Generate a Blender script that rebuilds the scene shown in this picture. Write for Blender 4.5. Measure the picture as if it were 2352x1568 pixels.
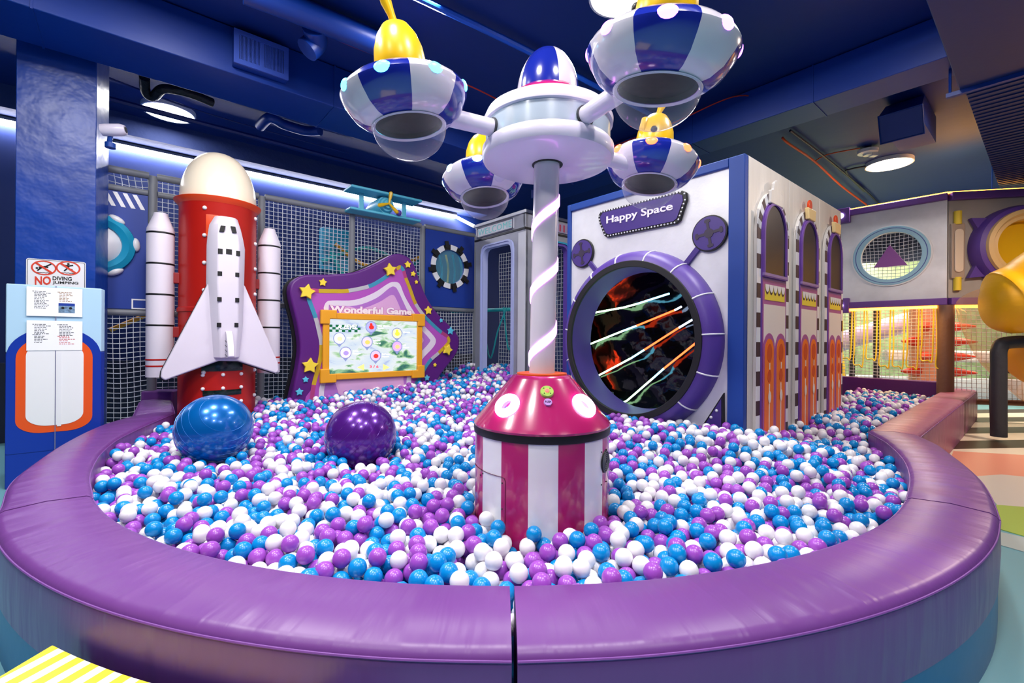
import bpy, bmesh, math, random
import numpy as np
from mathutils import Vector, Matrix
R = math.radians
PI = math.pi
random.seed(11)
for _o in list(bpy.data.objects): bpy.data.objects.remove(_o)
SC = bpy.context.scene
COL = SC.collection

# ------------------------------------------------------------------ camera
E, F, CX, HY, RO = 1.36, 1045.0, 1176.0, 776.0, R(.4)
cd = bpy.data.cameras.new('camera'); cam = bpy.data.objects.new('camera', cd); COL.objects.link(cam)
cd.sensor_width = 36; cd.lens = F * 36 / 2352; cd.shift_y = -8 / 2352; cd.clip_start = .05
cam.matrix_world = Matrix.Translation((0, 0, E)) @ Matrix.Rotation(R(90), 4, 'X') @ Matrix.Rotation(RO, 4, 'Z')
SC.camera = cam
SC.view_settings.view_transform = 'Standard'; SC.view_settings.look = 'None'
SC.view_settings.gamma = 1; SC.view_settings.use_curve_mapping = False
SC.view_settings.exposure = 0.0

# ------------------------------------------------------------------ world and lamps
w = bpy.data.worlds.new('world'); SC.world = w; w.use_nodes = True
w.node_tree.nodes['Background'].inputs[0].default_value = (.25, .38, 1, 1)
w.node_tree.nodes['Background'].inputs[1].default_value = .07

def area(loc, size, energy, col=(1, 1, 1), rot=(0, 0, 0), sy=None):
    l = bpy.data.lights.new('area_lamp', 'AREA'); l.energy = energy * .68; l.color = col  # shared by ceiling lights, warm strip glow and added fill lamps
    l.shape = 'DISK' if sy is None else 'RECTANGLE'; l.size = size
    if sy: l.size_y = sy
    o = bpy.data.objects.new('area_lamp', l); o.location = loc; o.rotation_euler = rot; COL.objects.link(o); return o

LW = (1, .965, .94)
for x, y, e in [(-2.2, -.4, 60), (.3, -.9, 85), (2.6, -.4, 60), (-3.0, 1.9, 125), (2.9, 1.5, 110), (-.9, 1.3, 120),
                (1.0, 1.0, 110), (-2.3, 3.2, 110), (2.6, 3.2, 100), (-.9, 4.4, 80), (1.1, 4.9, 60), (-1.8, 6.0, 50)]:
    area((x, y, 4.5), .45, e, LW)
area((7.8, 7.35, 3.95), 1.5, 38, (1, .45, .12), (R(180), 0, R(-50)), .25)  # warm uplight added to strengthen the glow of the upper strip
area((4.7, 3.3, 4.45), .5, 110, LW)  # unseen fill lamp added to brighten the silver side wall
area((6.4, 7.9, 1.88), 1.3, 22, (1, .55, .16), (0, 0, R(-50)), .1)  # warm lamp added near the lower strip to strengthen its glow
area((9.5, 8.6, 4.2), 1.0, 360, (1, .8, .6))
area((7.0, 4.4, 3.8), .6, 210, (1, .78, .62))
area((8.6, 11.2, 4.2), 1.0, 320, (1, .88, .72))
area((5.9, 5.4, 4.4), .6, 260, (1, .72, .5))  # unseen warm fill lamp in front, brightening the oval window wall
area((-4.6, 8.9, 4.1), .5, 40, (.8, .85, 1))

# ------------------------------------------------------------------ helpers
def lin(c):
    return tuple((v / 255 / 12.92 if v / 255 <= .04045 else ((v / 255 + .055) / 1.055) ** 2.4) for v in c)

MATS = {}
def mat(name, col, rough=.5, metal=0, em=0, emcol=None, bump=0, bscale=20, coat=0, bstretch=None, vary=0, vscale=3, aniso=None, sheen=0):
    if name in MATS: return MATS[name]
    m = bpy.data.materials.new(name); m.use_nodes = True; nt = m.node_tree; b = nt.nodes['Principled BSDF']
    c = lin(col)
    b.inputs['Base Color'].default_value = (*c, 1); b.inputs['Roughness'].default_value = rough; b.inputs['Metallic'].default_value = metal
    b.inputs['Coat Weight'].default_value = coat; b.inputs['Coat Roughness'].default_value = .08
    if em:
        b.inputs['Emission Color'].default_value = (*lin(emcol or col), 1); b.inputs['Emission Strength'].default_value = em
    if bump or vary:
        tc = nt.nodes.new('ShaderNodeTexCoord'); mp = nt.nodes.new('ShaderNodeMapping')
        nt.links.new(tc.outputs['Object'], mp.inputs[0])
        if bstretch: mp.inputs['Scale'].default_value = bstretch
    if bump:
        n = nt.nodes.new('ShaderNodeTexNoise'); n.inputs['Scale'].default_value = bscale; n.inputs['Detail'].default_value = 3
        bp = nt.nodes.new('ShaderNodeBump'); bp.inputs['Strength'].default_value = bump; bp.inputs['Distance'].default_value = .02
        nt.links.new(mp.outputs[0], n.inputs['Vector']); nt.links.new(n.outputs[0], bp.inputs['Height']); nt.links.new(bp.outputs[0], b.inputs['Normal'])
    if vary:
        n = nt.nodes.new('ShaderNodeTexNoise'); n.inputs['Scale'].default_value = vscale; n.inputs['Detail'].default_value = 6
        r = nt.nodes.new('ShaderNodeValToRGB'); r.color_ramp.elements[0].position = .3; r.color_ramp.elements[1].position = .7
        r.color_ramp.elements[0].color = (*[v * (1 - vary) for v in c], 1); r.color_ramp.elements[1].color = (*[min(1, v * (1 + vary)) for v in c], 1)
        nt.links.new(mp.outputs[0], n.inputs['Vector']); nt.links.new(n.outputs[0], r.inputs[0]); nt.links.new(r.outputs[0], b.inputs['Base Color'])
    MATS[name] = m; return m

def clear(name, col, amount=.12, rough=.03):
    m = bpy.data.materials.new(name); m.use_nodes = True; nt = m.node_tree; nt.nodes.clear()
    out = nt.nodes.new('ShaderNodeOutputMaterial'); mx = nt.nodes.new('ShaderNodeMixShader'); t = nt.nodes.new('ShaderNodeBsdfTransparent')
    g = nt.nodes.new('ShaderNodeBsdfPrincipled'); lw = nt.nodes.new('ShaderNodeLayerWeight'); lw.inputs[0].default_value = .35
    g.inputs['Base Color'].default_value = (*lin(col), 1); g.inputs['Roughness'].default_value = rough
    ma = nt.nodes.new('ShaderNodeMath'); ma.operation = 'MULTIPLY_ADD'; ma.inputs[1].default_value = .4; ma.inputs[2].default_value = amount
    nt.links.new(lw.outputs['Facing'], ma.inputs[0]); nt.links.new(ma.outputs[0], mx.inputs[0])
    nt.links.new(t.outputs[0], mx.inputs[1]); nt.links.new(g.outputs[0], mx.inputs[2]); nt.links.new(mx.outputs[0], out.inputs[0])
    MATS[name] = m; return m

def ray(px, py):
    u, v = px - CX, py - HY; c, s = math.cos(RO), math.sin(RO)
    return (u * c + v * s) / F, -(-u * s + v * c) / F       # x and z per metre of depth
def onz(px, py, z):                                          # point on the level plane z
    tx, tz = ray(px, py); y = (z - E) / tz; return (tx * y, y)

class Fr:                                                    # an upright plane: s along it, h up (absolute), n out of it
    def __init__(s, O, S):
        s.O = Vector((O[0], O[1], 0)); s.S = Vector((S[0], S[1], 0)).normalized(); s.N = s.S.cross(Vector((0, 0, 1)))
    def P(s, a, h, n=0): return s.O + s.S * a + Vector((0, 0, h)) + s.N * n
    def uv(s, px, py, n=0):
        tx, tz = ray(px, py); o = s.O + s.N * n
        a = (tx * o.y - o.x) / (s.S.x - tx * s.S.y); y = o.y + s.S.y * a
        return (a, E + tz * y)
    def M(s, a=0, h=0, n=0):                                 # local x=s, y=up, z=out
        m = Matrix.Identity(4); m.col[0][:3] = s.S; m.col[1][:3] = (0, 0, 1); m.col[2][:3] = s.N; m.col[3][:3] = s.P(a, h, n); return m
A = Vector((.766, .643, 0)).normalized(); B = Vector((-.643, .766, 0)).normalized()

def box(bm, M, x0, x1, y0, y1, z0, z1, mi=0):
    vs = [bm.verts.new(M @ Vector(p)) for p in [(x0, y0, z0), (x1, y0, z0), (x1, y1, z0), (x0, y1, z0), (x0, y0, z1), (x1, y0, z1), (x1, y1, z1), (x0, y1, z1)]]
    for f in [(0, 3, 2, 1), (4, 5, 6, 7), (0, 1, 5, 4), (1, 2, 6, 5), (2, 3, 7, 6), (3, 0, 4, 7)]:
        bm.faces.new([vs[i] for i in f]).material_index = mi
def fbox(bm, fr, s0, s1, h0, h1, n0, n1, mi=0): box(bm, fr.M(), s0, s1, h0, h1, n0, n1, mi)
I4 = Matrix.Identity(4)

def prism(bm, pts, fr, n0, n1, mi=0, side=None):
    a = [bm.verts.new(fr.P(p[0], p[1], n1)) for p in pts]; b = [bm.verts.new(fr.P(p[0], p[1], n0)) for p in pts]
    bm.faces.new(a).material_index = mi; bm.faces.new(b[::-1]).material_index = mi if side is None else side
    for i in range(len(pts)):
        j = (i + 1) % len(pts); bm.faces.new([b[i], b[j], a[j], a[i]]).material_index = mi if side is None else side
def ringprism(bm, po, pi_, fr, n0, n1, mi=None):
    L = [[bm.verts.new(fr.P(p[0], p[1], n)) for p in q] for q in (po, pi_) for n in (n0, n1)]
    ob, of, ib, if_ = L; N = len(po)
    for i in range(N):
        j = (i + 1) % N
        for f in ([of[i], of[j], if_[j], if_[i]], [ib[i], ib[j], ob[j], ob[i]], [ob[i], ob[j], of[j], of[i]], [if_[i], if_[j], ib[j], ib[i]]):
            fc = bm.faces.new(f); fc.material_index = mi(i) if mi else 0
def plate_hole(bm, fr, rect, hole, c, n0, n1, N=64):         # rect (s0,s1,h0,h1) plate with a hole given as hole(angle)->(s,h)
    s0, s1, h0, h1 = rect
    an = [2 * PI * i / N for i in range(N)] + [math.atan2(y - c[1], x - c[0]) % (2 * PI) for x in (s0, s1) for y in (h0, h1)]
    an = sorted(an)
    def rp(a):
        dx, dy = math.cos(a), math.sin(a); t = 1e9
        if dx > 1e-9: t = min(t, (s1 - c[0]) / dx)
        if dx < -1e-9: t = min(t, (s0 - c[0]) / dx)
        if dy > 1e-9: t = min(t, (h1 - c[1]) / dy)
        if dy < -1e-9: t = min(t, (h0 - c[1]) / dy)
        return (c[0] + dx * t, c[1] + dy * t)
    ringprism(bm, [rp(a) for a in an], [hole(a) for a in an], fr, n0, n1)
def ell(c, rx, ry): return lambda a: (c[0] + math.cos(a) * rx, c[1] + math.sin(a) * ry)
def circ(c, r, N=40, ry=None, ph=0): return [(c[0] + r * math.cos(ph + 2 * PI * i / N), c[1] + (ry or r) * math.sin(ph + 2 * PI * i / N)) for i in range(N)]
def rrect(s0, s1, h0, h1, r, n=6):
    out = []
    for cx, cy, a0 in ((s1 - r, h1 - r, 0), (s0 + r, h1 - r, 90), (s0 + r, h0 + r, 180), (s1 - r, h0 + r, 270)):
        for k in range(n + 1):
            a = R(a0 + 90 * k / n); out.append((cx + r * math.cos(a), cy + r * math.sin(a)))
    return out
def arch(s0, s1, h0, ht, n=16):                               # flat foot, round top; goes counter-clockwise
    c = (s0 + s1) / 2; r = (s1 - s0) / 2; ry = r * 1.15
    return [(s0, h0), (s1, h0)] + [(c + r * math.cos(PI * k / n), ht - ry + ry * math.sin(PI * k / n)) for k in range(n + 1)]
def star(c, r, rot=90, k=.5, n=5):
    o = []
    for i in range(n * 2):
        a = R(rot + 180 / n * i); q = r if i % 2 == 0 else r * k; o.append((c[0] + q * math.cos(a), c[1] + q * math.sin(a)))
    return o
def lathe(bm, prof, M=I4, seg=40, mi=None, a0=0, a1=2 * PI):
    full = abs(a1 - a0 - 2 * PI) < 1e-6; rows = []
    n = seg if full else seg + 1
    for r, z in prof:
        if r < 1e-6: rows.append([bm.verts.new(M @ Vector((0, 0, z)))] * n)
        else: rows.append([bm.verts.new(M @ Vector((r * math.cos(a0 + (a1 - a0) * i / seg), r * math.sin(a0 + (a1 - a0) * i / seg), z))) for i in range(n)])
    for k in range(len(prof) - 1):
        for i in range(seg):
            j = (i + 1) % n; q = [rows[k][i], rows[k][j], rows[k + 1][j], rows[k + 1][i]]
            u = []
            for v in q:
                if v not in u: u.append(v)
            if len(u) > 2:
                f = bm.faces.new(u); f.material_index = mi(k, i) if mi else 0
def tube(bm, pts, r, seg=8, closed=False, mi=0, radii=None, mif=None):
    pts = [Vector(p) for p in pts]; N = len(pts); rings = []
    up = Vector((0, 0, 1)); last = None
    for i, p in enumerate(pts):
        a = pts[(i - 1) % N] if (i > 0 or closed) else p; b = pts[(i + 1) % N] if (i < N - 1 or closed) else p
        t = (b - a).normalized()
        if last is None:
            x = t.cross(up)
            if x.length < .1: x = t.cross(Vector((1, 0, 0)))
        else: x = last - t * last.dot(t)
        x.normalize(); last = x; y = t.cross(x); rr = radii[i] if radii else r
        rings.append([bm.verts.new(p + (x * math.cos(2 * PI * k / seg) + y * math.sin(2 * PI * k / seg)) * rr) for k in range(seg)])
    for i in range(N if closed else N - 1):
        a, b = rings[i], rings[(i + 1) % N]
        for k in range(seg):
            f = bm.faces.new([a[k], a[(k + 1) % seg], b[(k + 1) % seg], b[k]]); f.material_index = mif(i) if mif else mi
    if not closed:
        bm.faces.new(rings[0][::-1]).material_index = mif(0) if mif else mi; bm.faces.new(rings[-1]).material_index = mif(N - 2) if mif else mi
def ball(bm, c, r, u=24, v=14, sc=(1, 1, 1), M=None):
    m = Matrix.Translation(c) @ (M or I4) @ Matrix.Diagonal((*sc, 1)); bmesh.ops.create_uvsphere(bm, u_segments=u, v_segments=v, radius=r, matrix=m)
def smoothpath(pts, n=8):
    out = []; P = [Vector(p) for p in pts]
    for i in range(len(P) - 1):
        a = P[max(i - 1, 0)]; b = P[i]; c = P[i + 1]; d = P[min(i + 2, len(P) - 1)]
        for k in range(n):
            t = k / n
            out.append(.5 * ((2 * b) + (c - a) * t + (2 * a - 5 * b + 4 * c - d) * t * t + (-a + 3 * b - 3 * c + d) * t ** 3))
    out.append(P[-1]); return out
def closedsmooth(pts, n=6):
    q = [Vector((*p, 0)) for p in pts]; N = len(q); out = []
    for i in range(N):
        a, b, c, d = q[i - 1], q[i], q[(i + 1) % N], q[(i + 2) % N]
        for k in range(n):
            t = k / n; v = .5 * ((2 * b) + (c - a) * t + (2 * a - 5 * b + 4 * c - d) * t * t + (-a + 3 * b - 3 * c + d) * t ** 3); out.append((v.x, v.y))
    return out

ROOT = {}
def obj(name, bm, m, parent=None, bevel=None, bseg=3, smooth=35, label=None, cat=None, group=None, kind=None, recalc=True):
    if isinstance(bm, bmesh.types.BMesh):
        if recalc: bmesh.ops.recalc_face_normals(bm, faces=bm.faces)
        me = bpy.data.meshes.new(name); bm.to_mesh(me); bm.free()
    else: me = bm
    ms = m if isinstance(m, (list, tuple)) else [m]
    for q in ms: me.materials.append(q)
    o = bpy.data.objects.new(name, me); COL.objects.link(o)
    if parent is not None:
        loc = ROOT[parent.name]; me.transform(Matrix.Translation(-loc)); o.parent = parent; ROOT[o.name] = loc
    else:
        if len(me.vertices):
            n = len(me.vertices); co = np.empty(n * 3, 'f'); me.vertices.foreach_get('co', co); co = co.reshape(-1, 3)
            lo, hi = co.min(0), co.max(0); loc = Vector(((lo[0] + hi[0]) / 2, (lo[1] + hi[1]) / 2, lo[2]))
        else: loc = Vector()
        me.transform(Matrix.Translation(-loc)); o.location = loc; ROOT[o.name] = loc
    me.shade_smooth(); me.set_sharp_from_angle(angle=R(smooth))
    if bevel:
        b = o.modifiers.new('bevel', 'BEVEL'); b.width = bevel; b.segments = bseg; b.limit_method = 'ANGLE'; b.angle_limit = R(40); b.harden_normals = True
    tag(o, label, cat, group, kind); return o
def tag(o, label=None, cat=None, group=None, kind=None):
    if label: o['label'] = label
    if cat: o['category'] = cat
    if group: o['group'] = group
    if kind: o['kind'] = kind
def thing(name, label, cat, loc, group=None):
    o = bpy.data.objects.new(name, None); COL.objects.link(o); o.location = loc; o.empty_display_size = .1
    ROOT[o.name] = Vector(loc); tag(o, label, cat, group); return o
def struct(name, bm, m, parent=None, **k): return obj(name, bm, m, parent, kind='structure' if parent is None else None, **k)

def text(body, fr, bl, br, tl, n, thick, m, parent, name='lettering', bold=0, shear=0, px=True, grow=0, space=1):
    cu = bpy.data.curves.new('t', 'FONT'); cu.body = body; cu.extrude = .05; cu.offset = bold; cu.shear = shear; cu.space_character = space; cu.resolution_u = 3
    t = bpy.data.objects.new('t', cu); COL.objects.link(t); bpy.context.view_layer.update()
    me = bpy.data.meshes.new_from_object(t); bpy.data.objects.remove(t)
    if px: bl, br, tl = [Vector(fr.uv(*p, n)) for p in (bl, br, tl)]
    else: bl, br, tl = map(Vector, (bl, br, tl))
    co = np.empty(len(me.vertices) * 3, 'f'); me.vertices.foreach_get('co', co); co = co.reshape(-1, 3); lo, hi = co.min(0), co.max(0); sp = hi - lo
    for v in me.vertices:
        x = (v.co.x - lo[0]) / sp[0]; y = (v.co.y - lo[1]) / sp[1]
        q = bl + (br - bl) * (x + (x - .5) * grow * .1) + (tl - bl) * (y + (y - .5) * grow)
        v.co = fr.P(q.x, q.y, n + (thick if v.co.z > 0 else 0))
    return obj(name, me, m, parent)

# ------------------------------------------------------------------ materials
M_ceil = mat('ceiling_paint', (0, 42, 122), .55, bump=.15, bscale=6)
M_duct = mat('duct_paint', (0, 52, 145), .42, bump=.06, bscale=9)
M_ductr = mat('duct_paint_teal', (4, 40, 110), .5, bump=.05)
M_wall = mat('wall_paint', (2, 38, 108), .6, bump=.1, bscale=8)
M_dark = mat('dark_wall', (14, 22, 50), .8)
M_pillar = mat('pillar_paint', (6, 58, 150), .33, bump=.5, bscale=5, vary=.15, vscale=2.5)
def vinyl(name, col, rough=.37):
    m = mat(name, col, rough); nt = m.node_tree; b = nt.nodes['Principled BSDF']
    uv = nt.nodes.new('ShaderNodeUVMap'); uv.uv_map = 'along'; prev = None
    for sc, dist, st in (((3.2, .9, 1), .05, .55), ((11, 1.8, 1), .014, .42), ((40, 4, 1), .003, .25)):
        mp = nt.nodes.new('ShaderNodeMapping'); mp.inputs['Scale'].default_value = sc; n = nt.nodes.new('ShaderNodeTexNoise'); n.inputs['Scale'].default_value = 1; n.inputs['Detail'].default_value = 2; n.inputs['Distortion'].default_value = .35
        r = nt.nodes.new('ShaderNodeMath'); r.operation = 'POWER'; r.inputs[1].default_value = 2.2
        bp = nt.nodes.new('ShaderNodeBump'); bp.inputs['Strength'].default_value = st; bp.inputs['Distance'].default_value = dist
        nt.links.new(uv.outputs[0], mp.inputs[0]); nt.links.new(mp.outputs[0], n.inputs['Vector']); nt.links.new(n.outputs[0], r.inputs[0]); nt.links.new(r.outputs[0], bp.inputs['Height'])
        if prev: nt.links.new(prev.outputs[0], bp.inputs['Normal'])
        prev = bp
    nt.links.new(prev.outputs[0], b.inputs['Normal']); return m
M_vinyl = vinyl('purple_vinyl', (112, 62, 138))
M_vinyl_warm = vinyl('purple_vinyl_warm_lit', (158, 92, 132))  # purple vinyl with the warm light on the bench mixed into its colour
M_bluevin = mat('blue_vinyl', (10, 105, 165), .4, bump=.2, bscale=4)
M_pipe = mat('piping', (120, 72, 148), .4)
M_bw = mat('ball_white', (238, 236, 240), .3)
M_bb = mat('ball_blue', (0, 140, 212), .26)
M_bp = mat('ball_purple', (158, 78, 190), .26)
M_white = mat('white_plastic', (236, 236, 240), .3)
M_whitevin = mat('white_vinyl', (222, 214, 228), .45, bump=.12, bscale=6)
M_cream = mat('cream_plastic', (250, 236, 212), .28)
M_red = mat('red_plastic', (180, 24, 14), .35, bump=.08, bscale=3, bstretch=(3, 3, .4))
M_redor = mat('orange_red_plastic', (232, 70, 12), .35)
M_black = mat('black', (12, 12, 16), .45)
M_blackg = mat('black_foam', (20, 20, 26), .6)
M_grey = mat('grey_padding', (122, 126, 134), .5, bump=.2, bscale=12)
M_dgrey = mat('dark_grey_padding', (58, 58, 64), .5, bump=.35, bscale=15)
M_net = mat('net_rope', (205, 210, 220), .8)
M_panelblue = mat('blue_panel', (4, 52, 150), .5)
M_teal = mat('teal', (18, 150, 190), .4)
M_silver = mat('silver_foil', (228, 228, 234), .4, metal=.2, vary=.13, vscale=2.2, bump=.05, bscale=30)
M_silver2 = mat('silver_foil_brushed', (222, 216, 210), .4, metal=.15, vary=.12, vscale=4, bump=.1, bscale=40, bstretch=(1, 1, .05))
M_pblue = mat('house_blue', (6, 62, 150), .5)
M_purp = mat('purple_foam', (92, 62, 158), .45)
M_dpurp = mat('deep_purple_foam', (88, 22, 118), .42)
M_mag = mat('magenta', (184, 28, 104), .22, coat=.5)
M_lilac = mat('lilac_grey', (220, 212, 232), .3, coat=.3)
M_steel = mat('ride_grey', (172, 184, 200), .25, coat=.4)
M_orange = mat('orange', (238, 96, 20), .4)
M_yel = mat('yellow_plastic', (240, 190, 20), .3)
M_yelf = mat('yellow_foam', (244, 214, 60), .5)
M_gold = mat('gold_foam', (238, 164, 34), .4)
M_navy = mat('saucer_blue', (22, 38, 150), .18, coat=.6)
M_pod = mat('saucer_white', (214, 208, 222), .2, coat=.6)
M_film = mat('mirror_film', (2, 2, 3), .1, metal=0, bump=.5, bscale=3.5)

# ------------------------------------------------------------------ the room shell
FZ = Fr((0, 0), (1, 0))
def slabpoly(bm, pts, z0, z1, mi=0):
    a = [bm.verts.new((p[0], p[1], z1)) for p in pts]; b = [bm.verts.new((p[0], p[1], z0)) for p in pts]
    bm.faces.new(a).material_index = mi; bm.faces.new(b[::-1]).material_index = mi
    for i in range(len(pts)):
        j = (i + 1) % len(pts); bm.faces.new([b[i], b[j], a[j], a[i]]).material_index = mi
RMX = Matrix.Rotation(math.atan2(A.y, A.x), 4, 'Z')
def rp(a, b, o=(-4.72, 8.04)):                                # room coordinates: a along the back wall, b beyond it
    p = Vector((o[0], o[1], 0)) + A * a + B * b; return (p.x, p.y)

def floor_material():
    m = bpy.data.materials.new('printed_floor'); m.use_nodes = True; nt = m.node_tree; b = nt.nodes['Principled BSDF']; b.inputs['Roughness'].default_value = .32
    tc = nt.nodes.new('ShaderNodeTexCoord'); n = nt.nodes.new('ShaderNodeTexNoise'); n.inputs['Scale'].default_value = .45; n.inputs['Detail'].default_value = 1; n.inputs['Distortion'].default_value = .6
    r = nt.nodes.new('ShaderNodeValToRGB'); cr = r.color_ramp; cr.interpolation = 'CONSTANT'
    cols = [(0, (120, 190, 205)), (.36, (140, 200, 205)), (.45, (205, 215, 205)), (.52, (176, 200, 84)), (.57, (222, 206, 190)), (.63, (238, 160, 132))]
    cr.elements[0].color = (*lin(cols[0][1]), 1); cr.elements[1].position = cols[1][0]; cr.elements[1].color = (*lin(cols[1][1]), 1)
    for p, c in cols[2:]:
        e = cr.elements.new(p); e.color = (*lin(c), 1)
    nt.links.new(tc.outputs['Object'], n.inputs['Vector']); nt.links.new(n.outputs[0], r.inputs[0]); nt.links.new(r.outputs[0], b.inputs['Base Color'])
    return m
bm = bmesh.new(); box(bm, I4, -11, 20, -6, 22, -.1, 0); struct('floor', bm, mat('floor_pale_blue', (118, 178, 190), .3))
# printed areas of the floor, each at its own place
def fl(pts_px, col, z, name, lab):
    bm = bmesh.new(); pts = [onz(px, py, 0) for px, py in pts_px]; slabpoly(bm, pts, .0005, z)
    o = struct(name, bm, mat('floor_' + name, col, .3)); return o
fl([(2352, 1045), (2190, 1036), (2180, 1062), (2300, 1120), (2352, 1150), (2500, 1180), (2500, 1050)], (236, 158, 132), .003, 'floor_patch_coral', '')
fl([(2230, 1095), (2300, 1090), (2352, 1095), (2600, 1110), (2600, 1290), (2352, 1190), (2300, 1170)], (214, 206, 196), .004, 'floor_patch_sand', '')
fl([(2288, 1160), (2352, 1165), (2600, 1190), (2600, 1330), (2352, 1232), (2297, 1216)], (168, 196, 92), .005, 'floor_patch_green', '')
fl([(2295, 1222), (2352, 1235), (2600, 1330), (2700, 1500), (2352, 1268), (2296, 1252)], (186, 200, 198), .005, 'floor_patch_grey', '')
bm = bmesh.new(); SF = Fr((5.2, 4.0), (1, .10))
for k in range(11):
    p0 = SF.P(-1.2, 0, -k * .42); d = SF.S * 9; q = SF.N * -.42
    slabpoly(bm, [tuple((p0)[:2]), tuple((p0 + d)[:2]), tuple((p0 + d + q)[:2]), tuple((p0 + q)[:2])], .0005, .002, k % 2)
struct('floor_striped', bm, [mat('floor_dark_stripe', (62, 44, 26), .3), mat('floor_cream_stripe', (240, 228, 206), .3)])

bm = bmesh.new(); slabpoly(bm, [rp(-9, .1), rp(22, .1), rp(22, -18), rp(-9, -18)], 4.6, 4.7); struct('ceiling', bm, M_ceil)
bm = bmesh.new(); W1 = Fr(rp(0, 0), A); fbox(bm, W1, -9, 20, 0, 4.6, -.1, 0); struct('wall_back', bm, M_wall)
bm = bmesh.new(); W2 = Fr(rp(16, 0), -B); fbox(bm, W2, -.1, 18, 0, 4.6, -.1, 0); struct('wall_right', bm, mat('wall_far', (96, 110, 140), .6))
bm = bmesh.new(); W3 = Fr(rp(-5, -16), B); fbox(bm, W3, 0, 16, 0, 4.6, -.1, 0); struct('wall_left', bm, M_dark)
# soffit that carries the strip light
bm = bmesh.new(); fbox(bm, W1, -4.85, 5.0, 4.30, 4.6, 0.02, .45); struct('trim_1', bm, mat('soffit', (40, 60, 120), .7, bump=.5, bscale=12))
t = thing('strip_light', 'long white strip light running along the top of the back wall', 'light', tuple(W1.P(0, 4.2, .1)))
bm = bmesh.new(); fbox(bm, W1, -4.85, 4.35, 4.19, 4.25, .02, .10); obj('diffuser', bm, mat('strip_led', (255, 250, 255), .4, em=38, emcol=(250, 248, 255)), t)
bm = bmesh.new(); fbox(bm, W1, -4.85, 4.35, 4.25, 4.29, .02, .12); obj('housing', bm, M_grey, t)
t = thing('strip_light', 'short white strip light slanting down at the far end of back wall', 'light', tuple(W1.P(4.5, 4.0, .1)))
bm = bmesh.new(); tube(bm, [W1.P(4.36, 4.2, .1), W1.P(4.75, 3.98, .35)], .035, 6); obj('diffuser', bm, MATS['strip_led'], t)
# overhead duct with vent
DL = Fr((-2.9, 4.78), A)
t = thing('air_duct', 'large blue painted square air duct crossing above the pillar with a vent', 'duct', tuple(DL.P(0, 4.1, 0)))
bm = bmesh.new(); fbox(bm, DL, -4.5, 5.2, 4.1, 4.585, -.69, 0); obj('duct_body', bm, M_duct, t, bevel=.01)
for s in (-1.5, 1.0, 3.5):
    bm = bmesh.new(); fbox(bm, DL, s - .008, s + .008, 4.092, 4.59, -.7, .008); obj('seam', bm, M_duct, t)
g = bmesh.new(); s0, h1 = DL.uv(537, 60, .1); s1, h0 = DL.uv(662, 158, .1); h1 = 4.52; h0 = 4.17
fbox(g, DL, s0, s1, h0, h1, .002, .10); vent = obj('vent_box', g, M_duct, t, bevel=.006)
g = bmesh.new()
ringprism(g, [(s0, h0), (s1, h0), (s1, h1), (s0, h1)], [(s0 + .05, h0 + .05), (s1 - .05, h0 + .05), (s1 - .05, h1 - .05), (s0 + .05, h1 - .05)], DL, .10, .115)
fbox(g, DL, (s0 + s1) / 2 - .015, (s0 + s1) / 2 + .015, h0 + .05, h1 - .05, .10, .113); obj('grille_frame', g, mat('vent_frame', (60, 90, 190), .4), vent)
g = bmesh.new()
for k in range(34):
    s = s0 + .06 + (s1 - s0 - .12) * k / 33; fbox(g, DL, s - .004, s + .004, h0 + .05, h1 - .05, .102, .112)
obj('louvre', g, MATS['vent_frame'], vent)
g = bmesh.new(); fbox(g, DL, s0 + .05, s1 - .05, h0 + .05, h1 - .05, .1, .103); obj('grille_back', g, M_black, vent)
# duct on the right of the ceiling
DR = Fr((4.6, 4.82), -B)
t = thing('air_duct', 'blue painted air duct running across the right of the ceiling above the arched panels', 'duct', tuple(DR.P(0, 4.15, 0)))
bm = bmesh.new(); fbox(bm, DR, -6.0, .1, 4.15, 4.585, .0, .5); obj('duct_body', bm, M_duct, t, bevel=.01)
for s in (-2.6, -1.1):
    bm = bmesh.new(); fbox(bm, DR, s - .008, s + .008, 4.142, 4.59, -.008, .508); obj('seam', bm, M_duct, t)
# broad ribbed soffit at top right, hung on rods
p0 = onz(2122, -10, 3.9); RS = Fr(p0, A)
t = thing('ribbed_duct', 'broad ribbed blue overhead duct at the top right hung on rods', 'duct', tuple(RS.P(0, 3.9, 0)))
bm = bmesh.new(); fbox(bm, RS, -2.5, 2.1, 3.9, 4.4, 0, 3.6); obj('duct_body', bm, M_ductr, t, bevel=.01)
bm = bmesh.new(); fbox(bm, RS, 2.14, 7.2, 3.93, 4.4, .03, 3.6)
for k in range(44):
    s = 2.2 + k * .115; fbox(bm, RS, s, s + .02, 3.918, 3.935, .03, 3.6)
obj('ribbed_body', bm, M_ductr, t)
for s in (1.95, 6.9):
    bm = bmesh.new(); fbox(bm, RS, s, s + .05, 3.86, 3.9, -.1, 3.6); obj('hanger_rail', bm, M_duct, t)
    bm = bmesh.new(); tube(bm, [RS.P(s + .02, 3.87, -.07), RS.P(s + .02, 4.59, -.07)], .012, 6); obj('hanger_rod', bm, M_duct, t)
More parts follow.
